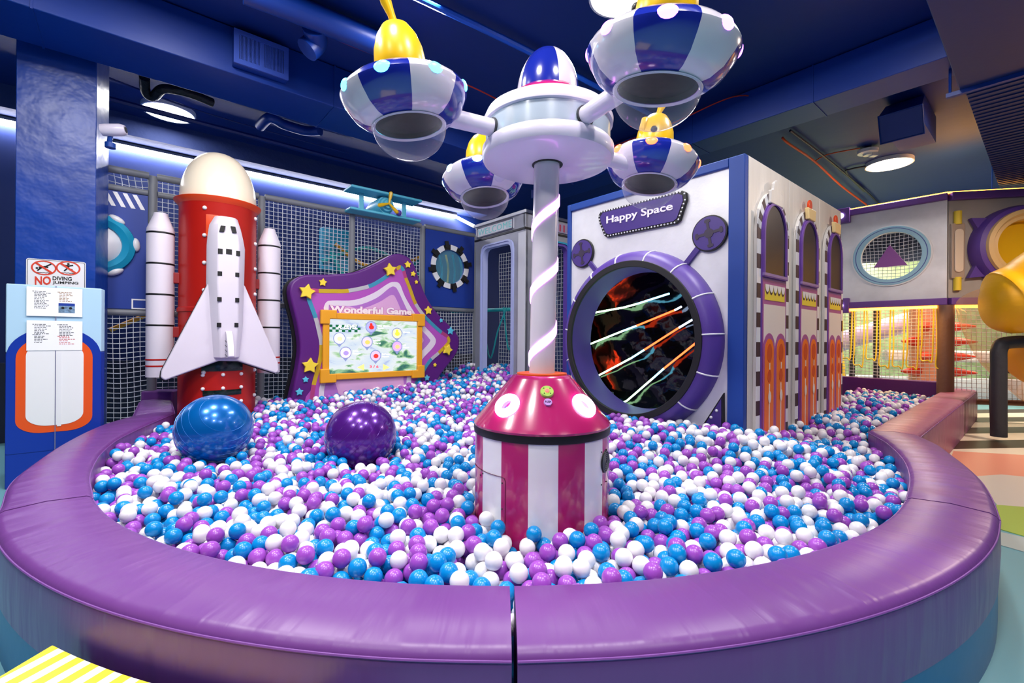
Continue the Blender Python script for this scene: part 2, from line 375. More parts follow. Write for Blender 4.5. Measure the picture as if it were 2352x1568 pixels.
# small hooded air outlet on the right
t = thing('air_outlet', 'square blue air outlet hood pointing down beside the ribbed duct', 'duct', (5.1, 5.8, 4.1))
hc = onz(2092, 292, 4.16); HF = Fr(hc, A)
bm = bmesh.new()
c0 = [HF.P(.35, 4.585, .2), HF.P(.85, 4.585, .2), HF.P(.85, 4.2, .2), HF.P(.35, 4.2, .2)]
c1 = [HF.P(.1, 4.57, .12), HF.P(.1, 4.57, -.28), HF.P(.1, 4.2, -.28), HF.P(.1, 4.2, .12)]
c0 = [HF.P(1.0, 4.57, .12), HF.P(1.0, 4.57, -.28), HF.P(1.0, 4.2, -.28), HF.P(1.0, 4.2, .12)]
c2 = [HF.P(-.2, 4.34, .14), HF.P(-.2, 4.34, -.3), HF.P(-.05, 4.02, -.3), HF.P(-.05, 4.02, .14)]
V = [[bm.verts.new(p) for p in c] for c in (c0, c1, c2)]
for a, b in ((0, 1), (1, 2)):
    for i in range(4): bm.faces.new([V[a][i], V[a][(i + 1) % 4], V[b][(i + 1) % 4], V[b][i]])
bm.faces.new(V[2]); obj('hood', bm, M_duct, t)
bm = bmesh.new(); tube(bm, c2 + [], .014, 6, closed=True); obj('flange', bm, M_duct, t)

def pipe(name, lab, cat, pts, r, m, seg=8, smooth=True):
    bm = bmesh.new(); tube(bm, smoothpath(pts) if smooth else pts, r, seg); return obj(name, bm, m, label=lab, cat=cat)
def cpt(px, py, z): x, y = onz(px, py, z); return (x, y, z)
pipe('conduit', 'light blue painted conduit across ceiling behind the ride dome', 'pipe', [cpt(930, -20, 4.5), cpt(1215, 118, 4.5), cpt(1500, 265, 4.5)], .035, mat('conduit_blue', (20, 90, 210), .4))
pipe('water_pipe', 'long blue pipe running below the round light above the strip light', 'pipe', [cpt(150, 200, 4.4), cpt(430, 275, 4.4), cpt(900, 398, 4.4), cpt(1050, 440, 4.4)], .04, mat('pipe_dark', (14, 40, 120), .4))
pipe('conduit', 'thin blue conduit parallel to the long pipe near the back wall', 'pipe', [cpt(200, 160, 4.5), cpt(480, 262, 4.5), cpt(800, 352, 4.5)], .012, MATS['pipe_dark'])
pipe('round_duct', 'round blue duct at the top left of ceiling above the vent', 'duct', [cpt(560, -25, 4.44), cpt(700, 30, 4.44), cpt(950, 135, 4.44)], .12, M_duct, 16)
pipe('round_duct', 'round blue branch duct bending down beside the grille vent', 'duct', [cpt(720, 60, 4.4), cpt(725, 95, 4.36), cpt(705, 115, 4.25)], .11, M_duct, 16)
pipe('cable', 'thin red cable sagging along the ceiling above the left saucer', 'cable', [cpt(600, 5, 4.45), cpt(760, 85, 4.42), cpt(900, 140, 4.42), cpt(1060, 190, 4.42), cpt(1150, 232, 4.42)], .008, mat('red_cable', (190, 40, 20), .5))
pipe('cable', 'thin red cable on the ceiling right of the large saucer', 'cable', [cpt(1410, 335, 4.4), cpt(1540, 285, 4.42), cpt(1685, 222, 4.5), cpt(1760, 232, 4.55)], .008, MATS['red_cable'])
pipe('cable', 'orange cable bundle running down the ceiling left of smoke detector', 'cable', [cpt(1797, 316, 4.55), cpt(1812, 330, 4.5), cpt(1870, 370, 4.52), cpt(1930, 425, 4.5), cpt(1990, 470, 4.52)], .018, mat('orange_cable', (225, 80, 20), .5))
pipe('cable', 'orange cable leading to the smoke detector', 'cable', [cpt(1870, 372, 4.54), cpt(1900, 355, 4.55), cpt(1975, 340, 4.57)], .01, MATS['orange_cable'])
pipe('conduit', 'dark conduit running back past the smoke detector', 'pipe', [cpt(1815, 300, 4.55), cpt(1900, 365, 4.55), cpt(1990, 440, 4.55), cpt(2020, 470, 4.55)], .018, mat('conduit_dark', (40, 40, 60), .4))
pipe('conduit', 'short dark conduit bending into the round light on the right', 'pipe', [cpt(1985, 440, 4.56), cpt(1945, 398, 4.56), cpt(1955, 388, 4.56), cpt(2000, 380, 4.56)], .016, MATS['conduit_dark'])
pipe('flexible_duct', 'black crumpled flexible duct hanging above the round light on the left', 'duct', [cpt(332, 178, 4.5), cpt(335, 212, 4.42), cpt(352, 222, 4.4), cpt(372, 205, 4.44), cpt(400, 206, 4.48), cpt(440, 216, 4.48), cpt(488, 236, 4.48)], .055, mat('flex_duct', (16, 18, 28), .5, bump=.8, bscale=25), 12)
pipe('water_pipe', 'fat blue elbow pipe hanging near the ceiling left of the left saucer', 'pipe', [cpt(597, 290, 4.42), cpt(620, 270, 4.45), cpt(650, 285, 4.45), cpt(700, 300, 4.42), cpt(735, 300, 4.4)], .07, M_duct, 12)

M_lamp = mat('lamp_disc', (255, 255, 250), .4, em=32, emcol=(255, 252, 248))
for px, py, lab, r in ((388, 258, 'round white ceiling light above the rocket', .31), (2042, 377, 'round white ceiling light above the oval window wall', .34), (1430, -14, 'round white ceiling light at top edge beside the largest saucer', .30)):
    x, y = onz(px, py, 4.55); t = thing('ceiling_light', lab, 'light', (x, y, 4.55), 'round ceiling lights')
    bm = bmesh.new(); lathe(bm, [(0, 4.54), (r - .01, 4.54), (r - .01, 4.55)], Matrix.Translation((x, y, 0)), 40); obj('diffuser', bm, M_lamp, t)
    bm = bmesh.new(); lathe(bm, [(r - .01, 4.535), (r + .01, 4.535), (r + .01, 4.6), (0, 4.6)], Matrix.Translation((x, y, 0)), 40); obj('housing', bm, M_white, t)
x, y = onz(1993, 345, 4.55); t = thing('smoke_detector', 'white smoke detector on the ceiling beside the right round light', 'detector', (x, y, 4.5))
bm = bmesh.new(); lathe(bm, [(0, 4.46), (.06, 4.46), (.07, 4.49), (.14, 4.50), (.15, 4.55), (0, 4.55)], Matrix.Translation((x, y, 0)), 24); obj('body', bm, M_white, t)
bm = bmesh.new(); box(bm, Matrix.Translation((x + .08, y - .02, 4.44)), -.05, .05, -.05, .05, 0, .06); obj('sensor', bm, M_white, t, bevel=.01)
bm = bmesh.new(); lathe(bm, [(.05, 4.55), (.05, 4.598), (0, 4.598)], Matrix.Translation((x, y, 0)), 12); obj('mount', bm, M_dgrey, t)

# ------------------------------------------------------------------ the ring of padded rim segments
RT = .51; CR = (-.067, 4.77); R1, R2 = 3.19, 3.54
def cp(r, az): a = R(az); return (CR[0] + r * math.sin(a), CR[1] - r * math.cos(a))
inL = [onz(*p, RT) for p in [(402, 945), (340, 970), (277, 1000), (250, 1019), (228, 1040), (211, 1070), (206, 1095), (211, 1120)]]
inR = [onz(*p, RT) for p in [(2089, 1106), (2089, 1084), (2081, 1059), (2065, 1037), (2034, 1010), (1994, 988)]]
outL = [onz(*p, RT) for p in [(303, 955), (227, 976), (151, 1012), (79, 1058), (24, 1102), (3, 1155)]]
outR = [onz(*p, RT) for p in [(2286, 1151), (2273, 1124), (2253, 1095), (2224, 1068), (2192, 1044), (2157, 1019), (2112, 999)]]
AL, AF, AR = -42.5, 1.3, 44.0
def resamp(pts, n):
    P = smoothpath([(*p, 0) for p in pts], 6); L = [0]
    for i in range(1, len(P)): L.append(L[-1] + (P[i] - P[i - 1]).length)
    out = []; j = 0
    for k in range(n + 1):
        d = L[-1] * k / n
        while j < len(L) - 2 and L[j + 1] < d: j += 1
        f = (d - L[j]) / max(L[j + 1] - L[j], 1e-9); out.append(P[j].lerp(P[j + 1], min(1, f)))
    return out
def segment(lab, pin, pout, n=40, zt=RT, zt2=None, vin=None, lower=True, trim=.008, name='padded_bench'):
    a = resamp(pin, n); b = resamp(pout, n)
    da = (a[1] - a[0]).normalized() * trim; db = (b[1] - b[0]).normalized() * trim
    a[0] = a[0] + da; b[0] = b[0] + db; a[-1] = a[-1] - (a[-1] - a[-2]).normalized() * trim; b[-1] = b[-1] - (b[-1] - b[-2]).normalized() * trim
    c = (a[n // 2] + b[n // 2]) / 2; t = thing(name, lab, 'padded bench', (c.x, c.y, 0))
    def sweep(prof, m, nm, par):
        bm = bmesh.new(); rows = []
        for i in range(n + 1):
            z2 = zt if zt2 is None else zt + (zt2 - zt) * i / n
            rows.append([bm.verts.new(a[i].lerp(b[i], u) + Vector((0, 0, z if z < .4 else z + z2 - .51))) for u, z in prof])
        uvl = bm.loops.layers.uv.new('along'); pl = [0]
        for k in range(len(prof)): pl.append(pl[-1] + math.hypot((prof[(k + 1) % len(prof)][0] - prof[k][0]) * .35, prof[(k + 1) % len(prof)][1] - prof[k][1]))
        al = [0]
        for i in range(n): al.append(al[-1] + (b[i + 1] - b[i]).length)
        u0 = c.x * 3.7
        for i in range(n):
            for k in range(len(prof)):
                l = (k + 1) % len(prof); f = bm.faces.new([rows[i][k], rows[i][l], rows[i + 1][l], rows[i + 1][k]])
                for lp, w_ in zip(f.loops, ((al[i], pl[k]), (al[i], pl[k + 1]), (al[i + 1], pl[k + 1]), (al[i + 1], pl[k]))): lp[uvl].uv = (w_[0] + u0, w_[1])
        bm.faces.new(rows[0]); bm.faces.new(rows[-1][::-1]); return obj(nm, bm, m, par, smooth=50)
    zb = .232 if lower else .0
    cu = sweep([(0, zb), (-.012, .30), (0.0, .485), (.025, .503), (.07, .511), (.5, .522), (.9, .512), (.965, .500), (.995, .483), (1.006, .46), (1.012, .34), (1, zb)], vin or M_vinyl, 'cushion', t)
    if lower: sweep([(.03, 0), (.03, .23), (.985, .23), (.985, 0)], M_bluevin, 'base', t)
    for pts, sg, z in ((b, 1, .483), (a, -1, .487)):
        bm = bmesh.new(); o_ = a if sg == 1 else b
        tube(bm, [p + (p - q).normalized() * .000 + Vector((0, 0, z + ((zt if zt2 is None else zt + (zt2 - zt) * i / n) - .51))) for i, (p, q) in enumerate(zip(pts, o_))], .004, 6); obj('piping', bm, M_pipe, cu)
    return a, b
azs = lambda a, b, r, k=8: [cp(r, a + (b - a) * i / k) for i in range(k + 1)]
seg1 = segment('left rear curved purple padded rim section beside the folded blue and orange mat', inL + [cp(R1, AL)], outL + [cp(R2, AL)])
seg2 = segment('front left curved purple padded rim section touching the yellow striped step', azs(AL, AF, R1), azs(AL, AF, R2))
seg3 = segment('front right curved purple padded rim section under the magenta ride', azs(AF, AR, R1), azs(AF, AR, R2))
seg4 = segment('right rear curved purple padded rim section beside the coral floor', [cp(R1, AR)] + inR, [cp(R2, AR)] + outR)
rbi = [onz(1994, 988, RT), onz(2173, 891, RT)]; rbo = [onz(2112, 999, RT), onz(2245, 896, RT)]
segment('long straight purple padded bench with pinkish warm light tint leading back to the brown post', [rbi[0], tuple(Vector(rbi[0]).lerp(Vector(rbi[1]), .5)), rbi[1]], [rbo[0], tuple(Vector(rbo[0]).lerp(Vector(rbo[1]), .5)), rbo[1]], vin=M_vinyl_warm, lower=False, name='padded_bench', n=12)
lb0, lb1 = onz(402, 945, RT), onz(303, 955, RT)
LE = 5.25; q0 = (-.747 * LE, LE); q1 = (-.818 * (LE - .05), LE - .05)
segment('short purple padded wedge rising towards the left rocket booster', [lb0, tuple(Vector(lb0).lerp(Vector(q0), .5)), q0], [lb1, tuple(Vector(lb1).lerp(Vector(q1), .5)), q1], zt2=.62, n=10, name='padded_wedge')
bm = bmesh.new(); LB = Fr(q1, (Vector(q0) - Vector(q1)).normalized()); wl = (Vector(q0) - Vector(q1)).length
fbox(bm, LB, .0, wl, 0, .72, -.26, -.015); obj('foam_block', bm, M_dpurp if False else M_vinyl, bevel=.02, label='purple foam block at the back end of the left rim below the booster', cat='foam block')

# ------------------------------------------------------------------ house corner and frames
K = Vector((2.01, 3.92, 0)); HW, HS = 2.07, 2.71
HF1 = Fr((K + B * HW)[:2], -B)        # front wall, s 0..2.07 from the far left to the near corner
SF1 = Fr(K[:2], A)                    # silver side wall, s 0..2.71
NW = Fr((-3.18, 6.2), A)              # net wall plane
STF = Fr((NW.O + NW.N * .42)[:2], A)

# ------------------------------------------------------------------ big exercise balls, ride base, rocket: obstacles for the small balls
XB = [(-2.36, 3.62, .62, .27), (-1.205, 3.65, .57, .275)]
RIDE = Vector((.172, 2.6, 0)); RR = .377
RK = Vector((-3.455, 5.35, 0)); RKR = .385

def pile():
    rnd = random.Random(5); r = .0375; d = 2 * r
    ctrl = [(-2.9, 2.6, .39), (-2.3, 3.5, .45), (-2.2, 1.9, .41), (-1, 1.75, .45), (0, 1.65, .47), (1, 1.8, .455), (2.2, 2.1, .43), (2.95, 2.9, .41), (3.0, 4.0, .41), (.2, 2.2, .44),
            (-1, 3.4, .45), (1.3, 3.0, .45), (1.4, 4.0, .60), (1.9, 3.7, .62), (.3, 4.5, .54), (-1.2, 5, .52), (-3.2, 4.6, .44), (-2.9, 5.9, .56), (-2.0, 6.5, .62), (-1.2, 7.2, .68),
            (-.5, 8, .9), (.1, 7.6, .85), (3.2, 4.7, .58), (4.3, 5.5, .62), (5.3, 7.3, .50), (6.8, 7.4, .47), (4.3, 5.0, .46)]
    def surf(x, y):
        sw = sz = 0
        for a, b, z in ctrl:
            q = 1 / ((x - a) ** 2 + (y - b) ** 2 + .08) ** 1.6; sw += q; sz += q * z
        return sz / sw + .022 * math.sin(x * 2.7 + y * 1.3) * math.sin(y * 3.1 - x)
    inner = [p for p in seg1[0]] + [p for p in seg2[0]] + [p for p in seg3[0]] + [p for p in seg4[0]]
    poly = [(p.x, p.y) for p in inner] + [rbi[1], (7.0, 7.45), (6.25, 8.45), (4.25, 6.0), tuple((K + A * HS)[:2]), tuple(K[:2]),
            tuple((K + B * .3)[:2]), tuple((K + B * .3 + A * .35)[:2]), tuple((K + B * 1.85 + A * .35)[:2]), tuple((K + B * 1.85)[:2]), tuple((K + B * HW)[:2]),
            (.85, 6.3), (.5, 7.6), (-.1, 8.5), tuple(NW.P(3.15, 0, .02)[:2]), tuple(NW.P(-1.1, 0, .02)[:2]), q0]
    PX = np.array(poly)
    G = .03; x0, y0 = PX.min(0) - .2; x1, y1 = PX.max(0) + .2
    gx, gy = np.meshgrid(np.arange(x0, x1, G), np.arange(y0, y1, G), indexing='ij')
    ins = np.zeros(gx.shape, bool); n = len(poly)
    dist = np.full(gx.shape, 9.0)
    for i in range(n):
        (ax, ay), (bx, by) = poly[i], poly[(i + 1) % n]
        if abs(by - ay) > 1e-12:
            c = ((ay > gy) != (by > gy)) & (gx < (bx - ax) * (gy - ay) / (by - ay) + ax); ins ^= c
        L = max((bx - ax) ** 2 + (by - ay) ** 2, 1e-12); t = np.clip(((gx - ax) * (bx - ax) + (gy - ay) * (by - ay)) / L, 0, 1)
        dist = np.minimum(dist, np.hypot(gx - ax - t * (bx - ax), gy - ay - t * (by - ay)))
    sd = np.where(ins, dist, -dist)
    def ok(x, y):
        i, j = int(round((x - x0) / G)), int(round((y - y0) / G))
        if not (0 <= i < sd.shape[0] and 0 <= j < sd.shape[1]): return False
        if sd[i, j] < r * .9: return False
        if (x - RIDE.x) ** 2 + (y - RIDE.y) ** 2 < (RR + r) ** 2: return False
        if (x - RK.x) ** 2 + (y - RK.y) ** 2 < (RKR + r) ** 2: return False
        if x < 1.2 and abs((Vector((x, y, 0)) - STF.O).dot(STF.N) + .02) < .13 and 0.2 < (Vector((x, y, 0)) - STF.O).dot(STF.S) < 3.2: return False
        return True
    pts = []; grid = {}
    def add(x, y, z):
        grid.setdefault((int(x // d), int(y // d)), []).append((x, y, z)); pts.append((x, y, z))
    def near(x, y):
        i, j = int(x // d), int(y // d)
        for a in (i - 1, i, i + 1):
            for b in (j - 1, j, j + 1):
                yield from grid.get((a, b), ())
    def rest(x, y, base):
        z = base
        for a, b, c in near(x, y):
            q = d * d - (x - a) ** 2 - (y - b) ** 2
            if q > 0:
                q = c + math.sqrt(q)
                if q > z: z = q
        for a, b, c, rr in XB:
            q = (r + rr) ** 2 - (x - a) ** 2 - (y - b) ** 2
            if q > 0:
                zz = math.sqrt(q)
                if z < c: 
                    if z > c - zz: z = 99
                elif z < c + zz: z = 99
        return z
    # bottom layer: close, loosely jittered
    j = 0; y = y0
    while y < y1:
        x = x0 + (r if j % 2 else 0)
        while x < x1:
            xx, yy = x + rnd.uniform(-.004, .004), y + rnd.uniform(-.004, .004)
            if ok(xx, yy):
                zz = surf(xx, yy) - .135 + rnd.uniform(-.01, .01)
                for a, b, c, rr in XB:
                    if (xx - a) ** 2 + (yy - b) ** 2 + (zz - c) ** 2 < (r + rr) ** 2: zz = -9
                if zz > 0: add(xx, yy, zz)
            x += d * 1.06
        y += d * .93; j += 1
    nb = len(pts)
    for k in range(nb * 4):
        x, y = rnd.uniform(x0 + .2, x1 - .2), rnd.uniform(y0 + .2, y1 - .2)
        if not ok(x, y): continue
        s = surf(x, y); base = s - .3; z = rest(x, y, base); st = .02
        for it in range(11):
            best = None
            a0 = rnd.random() * 6.28
            for q in range(4):
                xx, yy = x + st * math.cos(a0 + q * 1.57), y + st * math.sin(a0 + q * 1.57)
                if ok(xx, yy):
                    zz = rest(xx, yy, base)
                    if zz < z - 1e-4: best = (xx, yy, zz); z = zz; break
            if best: x, y, z = best
            else: st *= .6
        if z < s + .0 and z > s - .2: add(x, y, z)
    return np.array(pts), r
PTS, BR = pile()
NB = len(PTS)
# how large each ball shows from the camera (coarse depth buffer)
def visible():
    W_, H_ = 1176, 784; zb = np.full((H_, W_), 99.0); ib = np.full((H_, W_), -1)
    sp = [(*p, BR) for p in PTS] + [tuple(x) for x in XB]
    f = F / 2
    for i, (x, y, z, rr) in enumerate(sp):
        u = x / y; v = (E - z) / y; b = rr / y; px = CX / 2 + u * f; py = HY / 2 + v * f; q = math.sqrt(1 + u * u + v * v)
        h = b * f * q + 1; xa, xb, ya, yb = int(px - h), int(px + h) + 1, int(py - h), int(py + h) + 1
        xa, ya, xb, yb = max(xa, 0), max(ya, 0), min(xb, W_), min(yb, H_)
        if xa >= xb or ya >= yb: continue
        X, Y = np.meshgrid(np.arange(xa, xb), np.arange(ya, yb)); X = (X - CX / 2) / f; Y = (Y - HY / 2) / f
        # ray (X,1,-Y)*t against the sphere
        A_ = X * X + Y * Y + 1; B_ = X * x + y + Y * (E - z); C_ = x * x + y * y + (E - z) ** 2 - rr * rr
        D_ = B_ * B_ - A_ * C_; m = D_ > 0; t = np.where(m, (B_ - np.sqrt(np.maximum(D_, 0))) / A_, 99)
        # hidden by the near rim cushion
        zs = zb[ya:yb, xa:xb]; k = m & (t < zs); zs[k] = t[k]; ib[ya:yb, xa:xb][k] = i
    # the ride base hides what is behind it
    for i in range(W_):
        u = (i - CX / 2) / f; Bq = u * RIDE.x + RIDE.y; Aq = 1 + u * u; Cq = RIDE.x ** 2 + RIDE.y ** 2 - RR ** 2; Dq = Bq * Bq - Aq * Cq
        if Dq > 0:
            t = (Bq - math.sqrt(Dq)) / Aq; yt = HY / 2 - (.86 - E) / t * f; c = ib[int(yt):, i]; zc = zb[int(yt):, i]; c[zc > t] = -1
    rim = [(p.x, p.y) for s in (seg1, seg2, seg3, seg4) for p in s[0] if p.y < 4]
    rim = sorted(((x / y * f + CX / 2, (E - RT) / y * f + HY / 2) for x, y in rim if y < 2.9))
    xs = [p[0] for p in rim]; ys = [p[1] for p in rim]
    for i in range(W_):
        if xs[0] < i < xs[-1]: ib[int(np.interp(i, xs, ys)):, i] = -1
    c = np.bincount(ib[ib >= 0], minlength=len(sp)); return c[:NB]
VIS = visible()
order = np.argsort(-VIS)
IND = set(int(i) for i in order[:300])
rc = random.Random(3)
COLR = [rc.choices((0, 1, 2), (.40, .31, .29))[0] for _ in range(NB)]
BM3 = [M_bw, M_bb, M_bp]; CN = ['white', 'blue', 'purple']
protos = []
for k in range(3):
    bm = bmesh.new(); bmesh.ops.create_uvsphere(bm, u_segments=36, v_segments=20, radius=BR); me = bpy.data.meshes.new('pit_ball'); bm.to_mesh(me); bm.free(); me.shade_smooth(); me.materials.append(BM3[k]); protos.append(me)
first = [None] * 3; BO = []
for i in sorted(IND, key=lambda q: -VIS[q]):
    k = COLR[i]
    if first[k] is None: o = bpy.data.objects.new('pit_ball', protos[k]); first[k] = o
    else: o = first[k].copy()
    COL.objects.link(o)
    o.location = PTS[i]; o.rotation_euler = (rc.random() * 6, rc.random() * 6, rc.random() * 6)
    o['category'] = 'ball'; o['group'] = 'plastic pit balls'; BO.append((i, k, o))
# say of each ball where it lies and what lies beside it
def spot(i):
    x, y, z = PTS[i]; return (x / y, (E - z) / y)
SPT = {i: spot(i) for i, k, o in BO}; KI = {i: k for i, k, o in BO}; used = {}
for i, k, o in BO:
    x, y, z = PTS[i]; u, v = SPT[i]; b = BR / y
    az = math.degrees(math.atan2(x - CR[0], CR[1] - y)); rr = math.hypot(x - CR[0], y - CR[1]); gap = R1 - rr
    row = 'against rim' if gap < .07 else 'second row' if gap < .15 else 'third row' if gap < .23 else 'fourth row' if gap < .31 else 'fifth row' if gap < .39 else 'mid pit'
    if math.hypot(x - RIDE.x, y - RIDE.y) < RR + .12: row = 'touching drum'
    zone = ('far left' if az < -36 else 'left side' if az < -27 else 'above striped step' if az < -18 else 'left of drum' if az < -9 else 'left of front seam' if az < AF else
            'right of front seam' if az < 9 else 'right of drum' if az < 18 else 'right of centre' if az < 27 else 'right side' if az < 36 else 'far right')
    def nb(sx):
        c = [(math.hypot(SPT[j][0] - u, (SPT[j][1] - v) * 1.5), j) for j in SPT if j != i and (SPT[j][0] - u) * sx > b * .8 and abs(SPT[j][1] - v) < b * 1.6 and abs(SPT[j][0] - u) < b * 3.4]
        return CN[KI[min(c)[1]]] if c else 'no near'
    l, r_ = nb(-1), nb(1)
    c_ = [(math.hypot(SPT[q][0] - u, SPT[q][1] - v), q) for q in SPT if q != i and v - SPT[q][1] > b * .8]
    bh = CN[KI[min(c_)[1]]] if c_ else 'none'
    base = '%s ball, %s, %s, %s behind, ' % (CN[k], zone, row, bh)
    o['label'] = base + ('%s both sides' % l if l == r_ else '%s left, %s right' % (l, r_)).replace('no near', 'gap')
def ballmesh(idx, sub):
    bm = bmesh.new(); bmesh.ops.create_icosphere(bm, subdivisions=sub, radius=BR); bm.verts.ensure_lookup_table()
    tv = np.array([v.co[:] for v in bm.verts], 'f'); tf = np.array([[v.index for v in f.verts] for f in bm.faces], 'i'); bm.free()
    P = PTS[idx].astype('f'); V = (P[:, None, :] + tv[None]).reshape(-1, 3); Fc = (tf[None] + (np.arange(len(idx)) * len(tv))[:, None, None]).reshape(-1, 3)
    mi = np.repeat(np.array([COLR[i] for i in idx], 'i'), len(tf)); return V, Fc, mi
rest_ = [i for i in range(NB) if i not in IND]
nearb = np.array([i for i in rest_ if PTS[i][1] < 3.6 and VIS[i] > 8]); farb = np.array([i for i in rest_ if not (PTS[i][1] < 3.6 and VIS[i] > 8)])
V1, F1, m1 = ballmesh(nearb, 3); V2, F2, m2 = ballmesh(farb, 2)
V = np.concatenate([V1, V2]); Fc = np.concatenate([F1, F2 + len(V1)]); mi = np.concatenate([m1, m2])
me = bpy.data.meshes.new('pit_balls'); me.vertices.add(len(V)); me.vertices.foreach_set('co', V.ravel())
me.loops.add(len(Fc) * 3); me.loops.foreach_set('vertex_index', Fc.ravel().astype('i')); me.polygons.add(len(Fc))
me.polygons.foreach_set('loop_start', np.arange(len(Fc), dtype='i') * 3); me.update(calc_edges=True)
for q in BM3: me.materials.append(q)
me.polygons.foreach_set('material_index', mi.astype('i')); me.polygons.foreach_set('use_smooth', np.ones(len(Fc), bool)); me.update()
o = bpy.data.objects.new('pit_balls', me); COL.objects.link(o); tag(o, 'deep pile of small white, blue and purple plastic balls filling the pit', 'balls', None, 'stuff')
print('balls', NB, 'near', len(nearb))
# pit bed under the balls
bm = bmesh.new(); slabpoly(bm, [cp(R1 - .03, a) for a in range(-90, 91, 6)] + [(3.0, 5.4), (-3.0, 5.4)], .001, .03); obj('pit_liner', bm, M_bluevin, kind='structure')

def xball(lab, x, y, z, r, m, tilt):
    t = thing('exercise_ball', lab, 'ball', (x, y, z - r), 'large exercise balls')
    bm = bmesh.new(); MM = Matrix.Translation((x, y, z)) @ Matrix.Rotation(tilt[0], 4, 'X') @ Matrix.Rotation(tilt[1], 4, 'Y')
    prof = [(r * math.sin(PI * k / 60), -r * math.cos(PI * k / 60)) for k in range(61)]; prof[0] = (0, -r); prof[-1] = (0, r); lathe(bm, prof, MM, 72); obj('body', bm, m, t)
    for q in range(-4, 5):
        zz = q * r * .2; rr = math.sqrt(r * r - zz * zz); bm = bmesh.new()
        tube(bm, [MM @ Vector((rr * math.cos(2 * PI * k / 64), rr * math.sin(2 * PI * k / 64), zz)) for k in range(64)], .0016, 5, closed=True); obj('rib', bm, m, t)
xball('large shiny blue exercise ball resting on the small balls near the rocket', *XB[0], mat('blue_pearl', (0, 105, 190), .24, metal=.35, coat=.5), (R(35), R(38)))
xball('large shiny dark purple exercise ball resting on the small balls', *XB[1], mat('purple_pearl', (88, 30, 140), .22, metal=.4, coat=.5), (R(35), R(-38)))

# ------------------------------------------------------------------ yellow striped step at lower left
zs = .358
def rimpt(px): # outer rim point seen at column px
    best = min(((p.x / p.y) * F + CX, p) for p in seg2[1]) if False else min(seg2[1], key=lambda p: abs(p.x / p.y * F + CX - px)); return best
t = thing('foam_step', 'foam step with yellow and white striped top at lower left against the rim', 'step', (-1.1, 1.25, 0))
arcp = [cp(R2 + .035, a) for a in np.linspace(-23.3, -8, 14)]
X0, X1, Y0 = arcp[0][0], arcp[-1][0], .75; qx = onz(0, 1550, zs); qx = arcp[0][0] + (qx[0] - arcp[0][0]) / (qx[1] - arcp[0][1]) * (Y0 - arcp[0][1])
pl = [(qx, Y0), (X1, Y0)] + arcp[::-1]
bm = bmesh.new(); slabpoly(bm, pl, .0, zs - .012); obj('block', bm, mat('step_teal', (10, 130, 180), .4), t, bevel=.012)
bm = bmesh.new(); slabpoly(bm, [(qx + .005, Y0), (X1, Y0)] + [(p[0], p[1] - .012) for p in arcp[::-1]], zs - .012, zs)
m = bpy.data.materials.new('striped_top'); m.use_nodes = True; nt = m.node_tree; b_ = nt.nodes['Principled BSDF']; b_.inputs['Roughness'].default_value = .4
tc = nt.nodes.new('ShaderNodeTexCoord'); sx = nt.nodes.new('ShaderNodeSeparateXYZ'); m1_ = nt.nodes.new('ShaderNodeMath'); m1_.operation = 'MULTIPLY_ADD'; m1_.inputs[1].default_value = -.3; 
mm = nt.nodes.new('ShaderNodeMath'); mm.operation = 'MULTIPLY'; mm.inputs[1].default_value = 13.5; fr_ = nt.nodes.new('ShaderNodeMath'); fr_.operation = 'FRACT'; gt = nt.nodes.new('ShaderNodeMath'); gt.operation = 'GREATER_THAN'; gt.inputs[1].default_value = .52
mx = nt.nodes.new('ShaderNodeMix'); mx.data_type = 'RGBA'; mx.inputs[6].default_value = (*lin((240, 222, 60)), 1); mx.inputs[7].default_value = (*lin((238, 234, 224)), 1)
nt.links.new(tc.outputs['Object'], sx.inputs[0]); nt.links.new(sx.outputs[1], m1_.inputs[0]); nt.links.new(sx.outputs[0], m1_.inputs[2]); nt.links.new(m1_.outputs[0], mm.inputs[0])
nt.links.new(mm.outputs[0], fr_.inputs[0]); nt.links.new(fr_.outputs[0], gt.inputs[0]); nt.links.new(gt.outputs[0], mx.inputs[0]); nt.links.new(mx.outputs[2], b_.inputs['Base Color'])
obj('striped_top', bm, m, t, bevel=.006, label='yellow and white striped top')

# ------------------------------------------------------------------ pillar, mat, signs
PF = Fr(Vector((-1.0947, 1, 0)) * 4.29, Vector((-.9167, 1, 0)) * 4.62 - Vector((-1.0947, 1, 0)) * 4.29)
PFw = (Vector((-.9167, 1, 0)) * 4.62 - Vector((-1.0947, 1, 0)) * 4.29).length
bm = bmesh.new()
pA, pB = PF.P(0, 0, 0), PF.P(PFw, 0, 0); pC = Vector((-.889 * 5.02, 5.02, 0)); pD = pA + (pC - pB)
slabpoly(bm, [pA[:2], pB[:2], pC[:2], pD[:2]], 0, 4.59); obj('pillar', bm, M_pillar, label='thick glossy blue painted square pillar at the left', cat='pillar', bevel=.008)
MF = Fr(Vector((-1.1135, 1, 0)) * 3.98, A); mw = MF.uv(234, 700)[0]; mt = 1.808
t = thing('folded_mat', 'tall folded foam mat standing on end, blue with orange and white door shape', 'mat', tuple(MF.P(mw / 2, 0, 0)))
M_lblue = mat('pale_blue_vinyl', (176, 212, 236), .4); M_royal = mat('royal_vinyl', (16, 52, 160), .32); M_oran = mat('orange_vinyl', (232, 84, 22), .35); M_matw = mat('white_mat', (238, 238, 240), .35)
